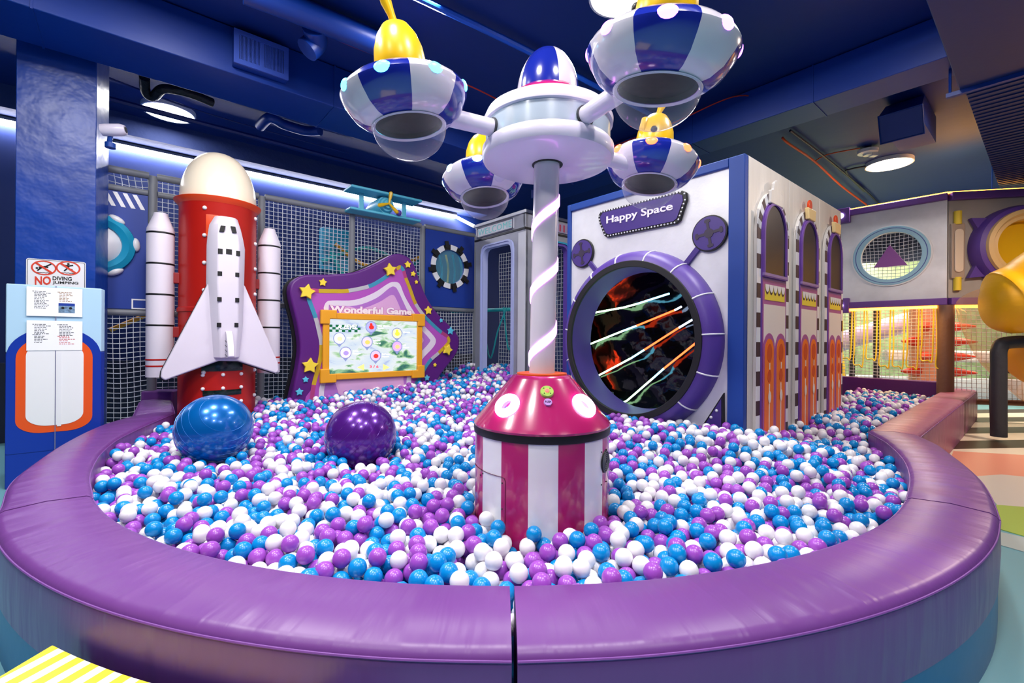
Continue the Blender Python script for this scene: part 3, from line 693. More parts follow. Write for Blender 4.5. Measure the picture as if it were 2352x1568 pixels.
for k in range(5):
    bm = bmesh.new(); off = -k * .032; fbox(bm, MF, 0 + k * .012, mw + .004 * k, .0, 1.20, off - .028, off); obj('panel', bm, M_royal, t, bevel=.01)
    bm = bmesh.new(); fbox(bm, MF, 0 + k * .012, mw + .004 * k, 1.20, mt, off - .028, off); obj('panel', bm, M_lblue, t, bevel=.01, label='pale blue top of the mat')
c = mw / 2
def dooroutline(w, hb, ht, rb, rt_, n=10):
    o = []
    for k in range(n + 1): a = PI + PI / 2 * k / n; o.append((c - w + rb + rb * math.cos(a), hb + rb + rb * .7 * math.sin(a) - rb * .3 * 0))
    for k in range(n + 1): a = 1.5 * PI + PI / 2 * k / n; o.append((c + w - rb + rb * math.cos(a), hb + rb + rb * .7 * math.sin(a)))
    for k in range(n + 1): a = PI / 2 * k / n; o.append((c + w - rt_ + rt_ * math.cos(a), ht - rt_ * .9 + rt_ * .9 * math.sin(a)))
    for k in range(n + 1): a = PI / 2 + PI / 2 * k / n; o.append((c - w + rt_ + rt_ * math.cos(a), ht - rt_ * .9 + rt_ * .9 * math.sin(a)))
    return o
W_ = mw / 2
bm = bmesh.new(); prism(bm, dooroutline(W_ * .985, .3, 1.42, .02, W_ * .9), MF, .001, .004); obj('arch_print', bm, M_royal, t)
bm = bmesh.new(); prism(bm, dooroutline(W_ * .80, .42, 1.345, W_ * .55, W_ * .7), MF, .004, .007); obj('orange_print', bm, M_oran, t)
bm = bmesh.new(); prism(bm, dooroutline(W_ * .60, .49, 1.28, W_ * .46, W_ * .4), MF, .007, .010); obj('white_print', bm, M_matw, t)
bm = bmesh.new(); fbox(bm, MF, c - .003, c + .003, 0, mt, .003, .012); obj('centre_seam', bm, mat('seam_grey', (120, 120, 150), .5), t)
bm = bmesh.new(); fbox(bm, MF, c + .012, c + .04, .52, 1.2, .009, .012); obj('strap', bm, M_white, t)
# papers taped to the mat
def paper(lab, p0, p1, pic):
    s0, h1 = MF.uv(*p0, .015); s1, h0 = MF.uv(*p1, .015); t = thing('paper_sheet', lab, 'paper', tuple(MF.P((s0 + s1) / 2, h0, .014)))
    bm = bmesh.new(); fbox(bm, MF, s0, s1, h0, h1, .012, .0145); obj('sheet', bm, mat('paper', (246, 246, 250), .5), t)
    rr = random.Random(4); w_ = s1 - s0; H = h1 - h0
    def block(x, y, n, m_):
        bm = bmesh.new()
        for k in range(n):
            yy = h0 + H * y - k * H * .052; xx = s0 + w_ * x + (0 if k == 0 else .012)
            while True:
                L = rr.uniform(.006, .02)
                if xx + L > s0 + w_ * (x + rr.uniform(.2, .34)): break
                fbox(bm, MF, xx, xx + L, yy, yy + H * .02, .0145, .0152); xx += L + .005
        obj('printed_text', bm, m_, t)
    bk = mat('ink', (60, 60, 66), .6)
    if pic:
        block(.10, .84, 12, bk); block(.54, .84, 7, mat('ink_tan', (150, 110, 60), .6))
        bm = bmesh.new(); fbox(bm, MF, s0 + w_ * .56, s0 + w_ * .86, h0 + H * .13, h0 + H * .47, .0145, .0155); pc = obj('picture', bm, mat('picture_blue', (110, 140, 170), .5, vary=.5, vscale=60), t)
        bm = bmesh.new(); fbox(bm, MF, s0 + w_ * .56, s0 + w_ * .86, h0 + H * .38, h0 + H * .47, .0155, .0158); obj('banner', bm, M_panelblue, pc)
        for q in (.64, .78):
            bm = bmesh.new(); prism(bm, circ((s0 + w_ * q, h0 + H * .30), .011, 16), MF, .0155, .0160); obj('spot', bm, M_black, pc)
    else:
        block(.10, .86, 7, bk); block(.54, .86, 8, bk); block(.10, .52, 6, bk); block(.54, .47, 6, mat('ink_red', (190, 50, 60), .6))
paper('upper white sheet with small blue picture taped to the folded mat', (61, 657), (189, 728), True)
paper('lower white sheet of text only taped to the folded mat', (61, 735), (189, 804), False)
# no diving sign on the pillar
SG = PF
s0, h1 = SG.uv(60, 592, .01); s1, h0 = SG.uv(197, 660, .01); h0 = min(h0, 1.72)
t = thing('warning_sign', 'white warning sign with red crossed circles reading NO DIVING JUMPING', 'sign', tuple(SG.P((s0 + s1) / 2, h0, .01)))
bm = bmesh.new(); prism(bm, rrect(s0, s1, h0, h1, .02), SG, .002, .010); pl_ = obj('plate', bm, M_white, t)
bm = bmesh.new(); ringprism(bm, rrect(s0 + .006, s1 - .006, h0 + .006, h1 - .006, .018), rrect(s0 + .01, s1 - .01, h0 + .01, h1 - .01, .015), SG, .010, .0112); obj('border', bm, M_black, pl_)
M_sred = mat('sign_red', (214, 60, 36), .5)
for q, (cx_, cy_) in enumerate(((101, 615), (157, 616))):
    c_ = SG.uv(cx_, cy_, .01); r_ = .088
    bm = bmesh.new(); ringprism(bm, circ(c_, r_, 32, r_ * .8), circ(c_, r_ * .86, 32, r_ * .67), SG, .010, .0125)
    d1 = .7; L = r_ * .9; w2 = .006
    dx, dy = (-L * .75, L * .6)
    pr = [(c_[0] - dx - w2, c_[1] - dy - w2), (c_[0] - dx + w2, c_[1] - dy + w2), (c_[0] + dx + w2, c_[1] + dy + w2), (c_[0] + dx - w2, c_[1] + dy - w2)]
    prism(bm, pr, SG, .0122, .0130); obj('prohibition_circle', bm, M_sred, pl_)
    bm = bmesh.new()
    def limb(a, b, w_=.006):
        a = Vector(a); b = Vector(b); n_ = Vector((-(b - a).y, (b - a).x)).normalized() * w_
        prism(bm, [(c_ + 0 * 1)[0] if False else (c_[0] + (a + n_).x, c_[1] + (a + n_).y), (c_[0] + (b + n_).x, c_[1] + (b + n_).y), (c_[0] + (b - n_).x, c_[1] + (b - n_).y), (c_[0] + (a - n_).x, c_[1] + (a - n_).y)], SG, .010, .0118)
    if q == 0:
        prism(bm, circ((c_[0] - .048, c_[1] - .006), .009, 12), SG, .010, .0118)
        limb((-.035, -.002), (.012, .012), .009); limb((.01, .012), (.05, .042)); limb((-.02, -.002), (-.045, -.03)); limb((.01, .01), (.03, .006))
    else:
        prism(bm, circ((c_[0], c_[1] + .042), .010, 12), SG, .010, .0118)
        limb((0, .03), (-.005, -.004), .010); limb((0, .022), (.035, .032)); limb((0, .022), (-.036, .03)); limb((-.004, -.002), (.03, -.012)); limb((-.006, 0), (-.03, -.03))
    for k in range(8): limb((-.05 + k * .0125, -.045 - .004 * (k % 2)), (-.0375 + k * .0125, -.045 - .004 * ((k + 1) % 2)), .0028)
    obj('figure', bm, M_black, pl_)
text('NO', SG, (80, 654), (117, 654), (80, 634), .0105, .002, M_sred, pl_, bold=.03)
text('DIVING', SG, (121, 643), (165, 645), (121, 634), .0105, .002, M_black, pl_, bold=.02)
text('JUMPING', SG, (121, 653), (180, 655), (121, 645), .0105, .002, M_black, pl_, bold=.02)
# security camera on the pillar's right face
t = thing('security_camera', 'small white security camera on the right side of the pillar', 'camera', (-4.3, 4.7, 3.45))
q = Vector((-.885, 1, 0)) * 4.62; z0 = E + (771 - 300) / F * 4.62
bm = bmesh.new(); lathe(bm, [(0, -.10), (.055, -.10), (.06, -.06), (.06, .06), (.045, .10), (0, .10)], Matrix.Translation((q.x + .03, q.y, z0)) @ Matrix.Rotation(R(80), 4, 'Y') @ Matrix.Rotation(R(-20), 4, 'X'), 24); obj('housing', bm, M_lilac, t)
bm = bmesh.new(); lathe(bm, [(0, .101), (.03, .101), (.03, .105), (0, .106)], Matrix.Translation((q.x + .03, q.y, z0)) @ Matrix.Rotation(R(80), 4, 'Y') @ Matrix.Rotation(R(-20), 4, 'X'), 16); obj('lens', bm, M_black, t)
bm = bmesh.new(); tube(bm, [(q.x - .03, q.y + .02, z0 - .12), (q.x + .0, q.y, z0 - .03)], .022, 10); lathe(bm, [(0, -.05), (.045, -.05), (.045, 0), (0, 0)], Matrix.Translation((q.x - .03, q.y + .03, z0 - .12)), 16); obj('bracket', bm, M_pblue, t)

# ------------------------------------------------------------------ net wall
def net(bm, fr, s0, s1, h0, h1, cell=.055, th=.0042, n=0, hole=None, wob=.008, seed=1):
    rr = random.Random(seed); nx = max(2, int((s1 - s0) / cell)); ny = max(2, int((h1 - h0) / cell))
    for i in range(nx + 1):
        s = s0 + (s1 - s0) * i / nx; a = rr.uniform(0, 6); pts = []
        K_ = 10
        for k in range(K_ + 1):
            h = h0 + (h1 - h0) * k / K_; pts.append(fr.P(s + wob * math.sin(k * .45 + i * .12), h, n + wob * math.sin(k * .9 + i * .2)))
        tube(bm, pts, th, 4)
    for j in range(ny + 1):
        h = h0 + (h1 - h0) * j / ny; pts = []; K_ = max(8, int((s1 - s0) * 5))
        for k in range(K_ + 1):
            s = s0 + (s1 - s0) * k / K_; pts.append(fr.P(s, h + wob * math.sin(k * .8 + j * .1) - .01 * math.sin(PI * k / K_), n + wob * math.sin(k * .7 + j * .3)))
        tube(bm, pts, th, 4)
def padpost(t, fr, s, h0, h1, r=.045, m=None, name='post', n=0):
    bm = bmesh.new(); tube(bm, [fr.P(s, h0, n), fr.P(s, h1, n)], r, 14); return obj(name, bm, m or M_grey, t)
def padrail(t, fr, s0, s1, h, r=.042, m=None, h2=None, n=0):
    bm = bmesh.new(); h2 = h if h2 is None else h2; K_ = max(2, int((s1 - s0) / .3)); pts = []; rad = []
    for k in range(K_):
        for f in (0.02, .5, .98):
            u = (k + f) / K_; pts.append(fr.P(s0 + (s1 - s0) * u, h + (h2 - h) * u, n)); rad.append(r * (1 if f == .5 else .97))
    tube(bm, pts, r, 12, radii=rad); return obj('rail', bm, m or M_grey, t)
TOPR = 3.22
sp = [NW.uv(p, 600)[0] for p in (200, 350, 600, 808, 970, 1092)]
t = thing('net_fence', 'tall grey padded frame with white rope netting behind the rocket and star', 'fence', tuple(NW.P(0, 0, 0)))
for i, s in enumerate(sp): padpost(t, NW, s, .0, TOPR)
for a, b in zip(sp[:-1], sp[1:]): padrail(t, NW, a + .03, b - .03, TOPR)
MR = 1.62
for a, b, h in ((sp[0], sp[1], MR), (sp[1], sp[2], MR), (sp[2], sp[3], 1.78), (sp[3], sp[4], 1.82), (sp[4], sp[5], 1.85)): padrail(t, NW, a + .04, b - .04, h, .038)
s_ = NW.uv(350, 445)[1]; padrail(t, NW, sp[0] + .04, sp[1] - .04, s_, .036)
padrail(t, NW, sp[1] + .04, sp[2] - .04, s_, .036)
k = 0
for a, b, h0, h1 in ((sp[0], sp[1], s_, TOPR), (sp[1], sp[2], .3, TOPR), (sp[2], sp[3], .3, TOPR), (sp[3], sp[4], .3, TOPR), (sp[0], sp[1], .1, MR), (sp[4], sp[5], .5, 1.85)):
    k += 1; bm = bmesh.new(); net(bm, NW, a + .04, b - .04, h0, h1, seed=k, n=-.01); obj('netting', bm, M_net, t)
# back-left blue printed panel with porthole
a, b = sp[0] + .03, sp[1] - .045
t = thing('wall_panel', 'blue panel with white diagonal stripes and round teal porthole by the pillar', 'panel', tuple(NW.P((a + b) / 2, MR, 0)))
bm = bmesh.new(); fbox(bm, NW, a, b, MR + .04, s_ - .04, -.02, .02); obj('board', bm, M_panelblue, t)
bm = bmesh.new()
h_a = s_ - .05; h_b = NW.uv(300, 479)[1]
for k in range(22):
    x = a + k * .085
    if x + .13 < b: prism(bm, [(x + .08, h_b), (x + .12, h_b), (x + .045, h_a), (x + .005, h_a)], NW, .02, .024)
obj('stripe_print', bm, M_white, t)
cc = NW.uv(222, 560); bm = bmesh.new(); r_ = NW.uv(313, 560)[0] - cc[0]
lathe(bm, [(r_ * .62, .02), (r_ * .64, .06), (r_ * .82, .09), (r_ * .98, .06), (r_, .02)], NW.M(*cc), 48); obj('teal_ring', bm, M_teal, t)
bm = bmesh.new(); lathe(bm, [(0, .10), (r_ * .3, .095), (r_ * .5, .07), (r_ * .63, .03), (r_ * .63, .02)], NW.M(*cc), 48); obj('white_dome', bm, M_white, t)
for an in (5, -62, 60):
    bm = bmesh.new(); p_ = NW.M(*cc) @ Vector((r_ * .99 * math.cos(R(an)), r_ * .99 * math.sin(R(an)), .03)); ball(bm, p_, .05, 16, 10, (1.6, .8, 1), NW.M().to_3x3().to_4x4() @ Matrix.Rotation(R(an + 90), 4, 'Z')); obj('knob', bm, M_white, t)
sA, hA = NW.uv(302, 686); sB, hB = NW.uv(340, 711)
bm = bmesh.new(); ringprism(bm, [(sA, hB), (b, hB), (b, hA), (sA, hA)], [(sA + .015, hB + .015), (b - .002, hB + .015), (b - .002, hA - .015), (sA + .015, hA - .015)], NW, .02, .023); obj('frame_print', bm, M_white, t)
# right blue panel with the dashed porthole
a, b = sp[4] + .045, sp[5] + .02
t = thing('wall_panel', 'blue panel with round window ringed by black and white dashes', 'panel', tuple(NW.P((a + b) / 2, 1.9, 0)))
cc = NW.uv(1032, 613); ra = (NW.uv(1065, 613)[0] - NW.uv(999, 613)[0]) / 2
bm = bmesh.new(); plate_hole(bm, NW, (a, b, 1.89, TOPR - .04), ell(cc, ra, ra), cc, -.02, .02); obj('board', bm, M_panelblue, t)
bm = bmesh.new(); N_ = 64; ringprism(bm, circ(cc, ra * 1.3, N_), circ(cc, ra, N_), NW, .02, .04, mi=lambda i: (1 if (i % 8) < 4 else 0)); obj('dashed_ring', bm, [M_white, M_black], t)
bm = bmesh.new()
for k in range(8):
    an = 2 * PI * k / 8 + .2; M_ = NW.M(*cc) @ Matrix.Rotation(an, 4, 'Z'); box(bm, M_, ra * 1.1, ra * 1.5, -.035, .035, .04, .055)
obj('lug', bm, M_black, t)
bm = bmesh.new(); prism(bm, circ(cc, ra, 40), NW, -.004, 0); obj('pane', bm, clear('porthole_pane', (120, 200, 220), .15), t)

# play things behind the netting
def strap(lab, cat, pts, r, m, name='play_tube'): pipe(name, lab, cat, pts, r, m, 10)
BK = Fr((NW.O - NW.N * .9)[:2], A)
def bk(px, py, n=0):
    a_, h_ = BK.uv(px, py, n); return BK.P(a_, h_, n)
M_tealp = mat('teal_net_tube', (30, 170, 175), .4)
strap('teal climbing tube crossing behind the net above the star screen', 'climbing tube', [bk(760, 575), bk(800, 640), bk(880, 650), bk(960, 600)], .035, M_tealp)
strap('upper yellow climbing tube behind the net above star screen', 'climbing tube', [bk(770, 560), bk(830, 605), bk(900, 615), bk(965, 590)], .03, M_gold)
strap('second teal climbing tube low behind the net above star screen', 'climbing tube', [bk(740, 600), bk(850, 570), bk(960, 630)], .03, M_tealp)
strap('long yellow tube low behind the net left of the rocket', 'climbing tube', [bk(252, 758), bk(320, 730), bk(380, 705)], .03, M_gold)
for i, (px, mm_) in enumerate(((1012, M_teal), (1027, M_yelf), (1042, M_teal), (1057, M_teal))):
    strap(('teal', 'yellow', 'blue', 'short blue')[i] + ' hanging strap seen through the dashed round window', 'strap', [bk(px - 3, 585), bk(px + 3, 620), bk(px - 1, 665)], .02, mm_, 'hanging_strap')
bm = bmesh.new(); fbox(bm, BK, BK.uv(745, 600)[0], BK.uv(808, 600)[0], BK.uv(770, 620)[1], BK.uv(770, 520)[1], -.3, -.1); obj('foam_mat', bm, M_teal, label='bright blue foam panel behind the net to the left of a grey post', cat='panel', bevel=.03)
bm = bmesh.new(); fbox(bm, BK, -3, 4.6, 0, 1.0, -.9, -.75); obj('play_deck', bm, mat('deck_dark', (24, 34, 62), .6), label='dark low deck wall behind the net fence', cat='deck')

# ------------------------------------------------------------------ toy biplane above the net
PLF = Fr(NW.P(0, 0, .1)[:2], A)
def pv(px, py, n=0): return PLF.uv(px, py, n)
a0, h0 = pv(795, 437); a1, h1 = pv(955, 470)
t = thing('toy_biplane', 'light blue toy biplane with yellow propeller hung above the net', 'toy plane', tuple(PLF.P((a0 + a1) / 2, h1 - .25, 0)))
M_plane = mat('plane_blue', (86, 186, 214), .4)
hw = pv(870, 450)[1]; lw = pv(870, 496)[1]
bm = bmesh.new(); prism(bm, [(a0, hw - .02), (a1, hw - .02), (a1, hw + .02), (a0, hw + .02)], PLF, -.12, .22); obj('upper_wing', bm, M_plane, t, bevel=.015)
bm = bmesh.new(); prism(bm, [(a0, lw - .02), (a1, lw - .02), (a1, lw + .02), (a0, lw + .02)], PLF, -.12, .18); obj('lower_wing', bm, M_plane, t, bevel=.015)
for s in (a0 + .22, a1 - .22):
    bm = bmesh.new(); fbox(bm, PLF, s - .035, s + .035, lw, hw, 0, .04); obj('strut', bm, M_plane, t, bevel=.008)
cc = ((a0 + a1) / 2, (hw + lw) / 2)
bm = bmesh.new(); lathe(bm, [(0, .20), (.06, .20), (.075, .16), (.10, .16), (.115, .12), (.13, .12), (.14, .05), (.13, -.3), (.05, -.7), (0, -.7)], PLF.M(*cc), 32); obj('fuselage', bm, M_plane, t)
for k in range(3):
    bm = bmesh.new(); M_ = PLF.M(*cc, .23) @ Matrix.Rotation(R(80 + 120 * k), 4, 'Z')
    tube(bm, [M_ @ Vector((x, 0, 0)) for x in (.0, .05, .12, .17, .19)], .02, 8, radii=[.014, .018, .028, .03, .012]); obj('propeller_blade', bm, M_yel, t)
bm = bmesh.new(); ball(bm, PLF.P(cc[0] + .17, lw + .05, .2), .045); obj('wheel', bm, M_purp, t)

# ------------------------------------------------------------------ rocket
t = thing('rocket_tube', 'tall red slide tube rocket with a cream dome top', 'rocket', (RK.x, RK.y, 0))
TR = Matrix.Translation(RK); zr = 2.88
bm = bmesh.new(); lathe(bm, [(RKR, 0), (RKR, 1.62), (RKR + .012, 1.63), (RKR + .012, 1.67), (RKR, 1.68), (RKR, zr - .06), (RKR + .01, zr - .03)], TR, 64); body = obj('tube_body', bm, M_red, t)
bm = bmesh.new(); lathe(bm, [(RKR, zr - .05), (RKR + .045, zr), (RKR + .05, zr + .015), (RKR - .02, zr + .02)], TR, 64); obj('flange', bm, M_redor, t, label='orange flange under the dome')
bm = bmesh.new(); lathe(bm, [(.385 * math.cos(PI / 2 * k / 20) ** .85 if k < 20 else 0, zr + .01 + .60 * math.sin(PI / 2 * k / 20)) for k in range(21)], TR, 64); obj('dome', bm, M_cream, t)
fwd = (-B); aw = math.atan2(fwd.y, fwd.x)
for side in (-1, 1):
    for k in range(9):
        z = zr - .12 - k * .30
        if z < .6: break
        an = aw + (R(-27) if side < 0 else R(62)); p_ = RK + Vector((math.cos(an), math.sin(an), 0)) * (RKR + .004) + Vector((0, 0, z))
        bm = bmesh.new(); ball(bm, p_, .022, 12, 8); obj('bolt', bm, M_white, body)
for k in range(3):
    for z in (.93, .78, .62):
        an = aw + R(-28 + 28 * k); p_ = RK + Vector((math.cos(an), math.sin(an), 0)) * (RKR + .004) + Vector((0, 0, z)); bm = bmesh.new(); ball(bm, p_, .02, 12, 8); obj('bolt', bm, M_white, body)
bm = bmesh.new(); lathe(bm, [(RKR + .006, .97), (RKR + .008, .98), (RKR + .008, 1.12), (RKR + .006, 1.13)], TR, 20, a0=aw - R(30), a1=aw + R(30)); obj('window', bm, mat('dark_window', (20, 34, 30), .15, vary=.6, vscale=12), t)
bm = bmesh.new(); lathe(bm, [(RKR + .006, .70), (RKR + .008, .71), (RKR + .008, .75), (RKR + .006, .76)], TR, 20, a0=aw - R(28), a1=aw + R(28)); obj('window', bm, MATS['dark_window'], t)
for an0, an1 in ((aw - R(25), aw - R(8)),):
    bm = bmesh.new(); lathe(bm, [(RKR + .004, 2.45), (RKR + .005, 2.46), (RKR + .005, 2.68), (RKR + .004, 2.69)], TR, 8, a0=an0, a1=an1); obj('orange_patch', bm, M_redor, t)
# boosters
def booster(px0, z, lab):
    c_ = Vector((ray(px0, 700)[0] * z, z, 0)); T = Matrix.Translation(c_); r_ = .125; zb, zt_ = .91, 2.70
    t = thing('rocket_booster', lab, 'rocket booster', (c_.x, c_.y, zb), 'rocket boosters')
    bm = bmesh.new(); lathe(bm, [(0, zb), (r_, zb), (r_, zt_ - .19), (r_ * .97, zt_ - .17), (r_ * .55, zt_ - .03), (r_ * .5, zt_), (0, zt_)], T, 40); b = obj('foam_body', bm, M_whitevin, t)
    for k in range(4):
        z_ = zt_ - .235 - k * .335; bm = bmesh.new(); lathe(bm, [(r_ + .001, z_), (r_ + .003, z_ + .003), (r_ + .003, z_ + .017), (r_ + .001, z_ + .02)], T, 40); obj('black_band', bm, M_black, b)
    for z_ in (1.09, 1.02):
        bm = bmesh.new(); lathe(bm, [(r_ + .001, z_), (r_ + .003, z_ + .002), (r_ + .003, z_ + .016), (r_ + .001, z_ + .018)], T, 40); obj('red_band', bm, M_red, b)
    for z_ in (2.0, 1.4):
        d_ = (RK - c_).normalized(); q = c_ + d_ * (r_ * .95); e = RK - d_ * (RKR * .96)
        fr = Fr(q[:2], d_[:2]); bm = bmesh.new(); fbox(bm, fr, -.01, (e - q).length, z_ - .06, z_ + .06, -.04, .06); obj('bracket', bm, mat('bracket_red', (150, 24, 30), .5), t, bevel=.01)
    return c_
bl_ = booster(368, 5.0, 'left white foam booster with black bands, in front of blue panel')
br_ = booster(618, 5.7, 'right white foam booster with black bands, against the netting')
# shuttle
SHF = Fr((RK + fwd * .42)[:2], A)
def q_(px, py, n=0): return SHF.uv(px, py, n)
t = thing('foam_shuttle', 'white foam space shuttle with black windows fixed to the red rocket', 'space shuttle', tuple(SHF.P(0, 1.0, 0)))
nose = [q_(487, 502), q_(500, 494), q_(542, 498), q_(556, 540), q_(561, 560), q_(558, 655)]
wing = [q_(478, 648, .0), q_(370, 850), q_(368, 866), q_(378, 873), q_(502, 828), q_(545, 829), q_(632, 857), q_(638, 850), q_(636, 830), q_(560, 655)]
bm = bmesh.new(); prism(bm, wing, SHF, .0, .055); obj('wing', bm, M_whitevin, t, bevel=.018)
bm = bmesh.new(); prism(bm, [(p[0] - .008, p[1] - .010) for p in wing], SHF, -.012, -.0005); obj('black_edging', bm, M_black, t)
# fuselage: loft of trapezoid sections
S_ = []
for py, l, r, d in ((494, 500, 542, .06), (515, 487, 550, .13), (540, 483, 556, .16), (562, 481, 560, .17), (650, 480, 558, .17), (740, 486, 556, .16), (822, 492, 548, .15)):
    (sl, h), (sr, _) = q_(l, py, .05), q_(r, py, .05); S_.append((sl, sr, h, d))
bm = bmesh.new(); rows = []
for sl, sr, h, d in S_:
    w_ = sr - sl; rows.append([bm.verts.new(SHF.P(*p)) for p in ((sl - .02, h, .0), (sl, h, d * .55), (sl + w_ * .2, h, d), (sr - w_ * .2, h, d), (sr, h, d * .55), (sr + .02, h, 0))])
for i in range(len(rows) - 1):
    for k in range(5): bm.faces.new([rows[i][k], rows[i][k + 1], rows[i + 1][k + 1], rows[i + 1][k]])
bm.faces.new(rows[0]); bm.faces.new(rows[-1][::-1]); fus = obj('fuselage', bm, M_whitevin, t, bevel=.014, smooth=60)
for k, (px, py, w_, h_) in enumerate(((511, 525, .032, .042), (537, 527, .032, .042), (506, 577, .032, .036), (526, 578, .040, .036), (547, 582, .028, .036), (505, 628, .030, .03), (545, 631, .028, .03), (504, 687, .030, .03), (545, 689, .028, .03), (503, 746, .030, .03), (543, 746, .028, .03))):
    n_ = .172 if py > 550 else .165; c_ = SHF.uv(px, py, n_); off = .004
    if py > 560:
        row = max([r for r in S_ if r[2] >= c_[1] - .2], key=lambda r: -abs(r[2] - c_[1]))
        n_ = row[3]
    c_ = SHF.uv(px, py, n_); bm = bmesh.new(); sk = .007 if py < 550 else 0; sg = 1 if px > 520 else -1
    sk *= sg
    w_ *= 1.08; h_ *= 1.08; prism(bm, [(c_[0] - w_ / 1.6 + sk, c_[1] - h_ / 1.4), (c_[0] + w_ / 1.6 + sk, c_[1] - h_ / 1.4), (c_[0] + w_ / 1.6 - sk, c_[1] + h_ / 1.4), (c_[0] - w_ / 1.6 - sk, c_[1] + h_ / 1.4)], SHF, n_ - .03 if py < 550 else n_ - .006, n_ + .004)
    obj('window', bm, M_black, fus)
bm = bmesh.new(); cf = SHF.uv(527, 790, .2)
rows = [[bm.verts.new(SHF.P(cf[0] + s, h, n)) for s, n in ((-.035, .15), (-.03, d), (.03, d), (.035, .15))] for h, d in ((cf[1] + .14, .17), (cf[1] + .10, .22), (cf[1] - .02, .30), (cf[1] - .13, .33), (cf[1] - .15, .30))]
for i in range(4):
    for k in range(3): bm.faces.new([rows[i][k], rows[i][k + 1], rows[i + 1][k + 1], rows[i + 1][k]])
bm.faces.new(rows[0]); bm.faces.new(rows[-1][::-1]); fin = obj('tail_fin', bm, M_whitevin, t, bevel=.01)
for k in range(4):
    h = cf[1] + .04 - k * .05; bm = bmesh.new(); tube(bm, [SHF.P(cf[0] - .036, h, .17), SHF.P(cf[0] - .0335, h - .02, .245 + k * .015)], .003, 5); obj('line_mark', bm, M_black, fin)

# ------------------------------------------------------------------ star-shaped game screen
def sv(px, py, n=0): return STF.uv(px, py, n)
def cs(x, y): return (640 + x / 4.356, 560 + y / 4.356)       # from a zoomed crop back to the photo frame
t = thing('star_game_panel', 'big purple star shaped game panel with a lit touch screen', 'game panel', tuple(STF.P(1.4, .3, 0)))
outl = [(120, 1560), (190, 1250), (215, 1020), (180, 780), (125, 560), (115, 440), (160, 360), (270, 308), (480, 305), (700, 290), (830, 258), (1000, 180), (1130, 110), (1220, 98), (1310, 140), (1370, 230), (1420, 380), (1500, 560), (1600, 700), (1730, 830), (1800, 920), (1810, 1010), (1770, 1120), (1640, 1290), (1530, 1480), (1500, 1700), (900, 1800), (120, 1800)]
OUT = closedsmooth([sv(*cs(*p), .1) for p in outl], 4)
bm = bmesh.new(); prism(bm, OUT, STF, -.10, .10, 0, 1); obj('foam_board', bm, [M_dpurp, M_dpurp], t, bevel=.03, smooth=40)
bm = bmesh.new(); prism(bm, [(p[0] * 1.0 - .03, p[1]) for p in OUT], STF, -.145, -.101); obj('backing', bm, M_black, t)
def layer(pts, n, m, nm, th=.004, sm=4):
    bm = bmesh.new(); P_ = [sv(*cs(*p), n) for p in pts]; prism(bm, closedsmooth(P_, sm) if sm else P_, STF, n, n + th); return obj(nm, bm, m, t)
inner1 = [(330, 1640), (370, 1380), (420, 1120), (420, 920), (360, 680), (280, 520), (285, 480), (320, 465), (620, 470), (900, 415), (1050, 320), (1190, 235), (1240, 240), (1290, 400), (1380, 600), (1500, 760), (1640, 890), (1700, 940), (1690, 1010), (1580, 1110), (1460, 1250), (1400, 1400), (1330, 1640)]
layer(inner1, .1, mat('orchid', (176, 80, 182), .45), 'orchid_star')
seq = [(330, 1560), (350, 1410), (395, 1240), (420, 1120), (428, 1010), (410, 900), (370, 740), (330, 630), (300, 540), (310, 470), (400, 470), (560, 472), (700, 468), (900, 425), (1010, 370), (1100, 310), (1180, 250), (1220, 232), (1250, 270), (1270, 340), (1310, 440), (1370, 600), (1460, 725), (1560, 825), (1630, 885), (1690, 930), (1695, 990), (1600, 1090), (1530, 1150), (1470, 1230), (1420, 1330), (1370, 1400)]
PS = [Vector((*sv(*cs(*p), .104), 0)) for p in seq]; PS = smoothpath(PS, 4)
CS = [mat('trim_yellow', (246, 216, 60), .45), M_white, mat('trim_cyan', (90, 196, 226), .45), mat('trim_pink', (226, 96, 168), .45)]
pat = [3, 0, 0, 0, 1, 1, 2, 2, 3, 3, 0, 0, 1, 2, 2, 3, 0, 2, 3, 0, 0, 1, 2, 2, 3, 0, 0, 1, 2, 2, 2]
bm = bmesh.new(); rows = []
for i, p in enumerate(PS):
    a_ = PS[max(i - 1, 0)]; b_ = PS[min(i + 1, len(PS) - 1)]; n_ = Vector((-(b_ - a_).y, (b_ - a_).x, 0)).normalized() * .027
    rows.append([bm.verts.new(STF.P((p + n_).x, (p + n_).y, .108)), bm.verts.new(STF.P((p - n_).x, (p - n_).y, .108))])
for i in range(len(rows) - 1):
    f = bm.faces.new([rows[i][0], rows[i][1], rows[i + 1][1], rows[i + 1][0]]); f.material_index = pat[min(i // 4, len(pat) - 1)]
bmesh.ops.solidify(bm, geom=bm.faces[:], thickness=.003); obj('coloured_trim', bm, CS, t)
white1 = [(460, 1640), (460, 1200), (455, 700), (450, 640), (480, 580), (540, 566), (760, 560), (950, 490), (1090, 400), (1150, 380), (1210, 400), (1260, 520), (1340, 660), (1440, 800), (1550, 920), (1572, 975), (1540, 1040), (1430, 1160), (1330, 1320), (1250, 1640)]
layer(white1, .104, mat('panel_pale', (226, 214, 228), .45), 'white_star')
lil = [(505, 1640), (505, 1200), (500, 660), (540, 620), (780, 615), (980, 540), (1110, 440), (1160, 430), (1200, 480), (1300, 690), (1400, 830), (1500, 940), (1505, 985), (1400, 1110), (1290, 1280), (1200, 1640)]
layer(lil, .108, mat('panel_lilac', (176, 112, 196), .45), 'lilac_star')
pnk = [(600, 1500), (600, 690), (830, 650), (1010, 580), (1130, 510), (1180, 560), (1260, 740), (1380, 880), (1450, 970), (1340, 1090), (1250, 1300), (1200, 1500)]
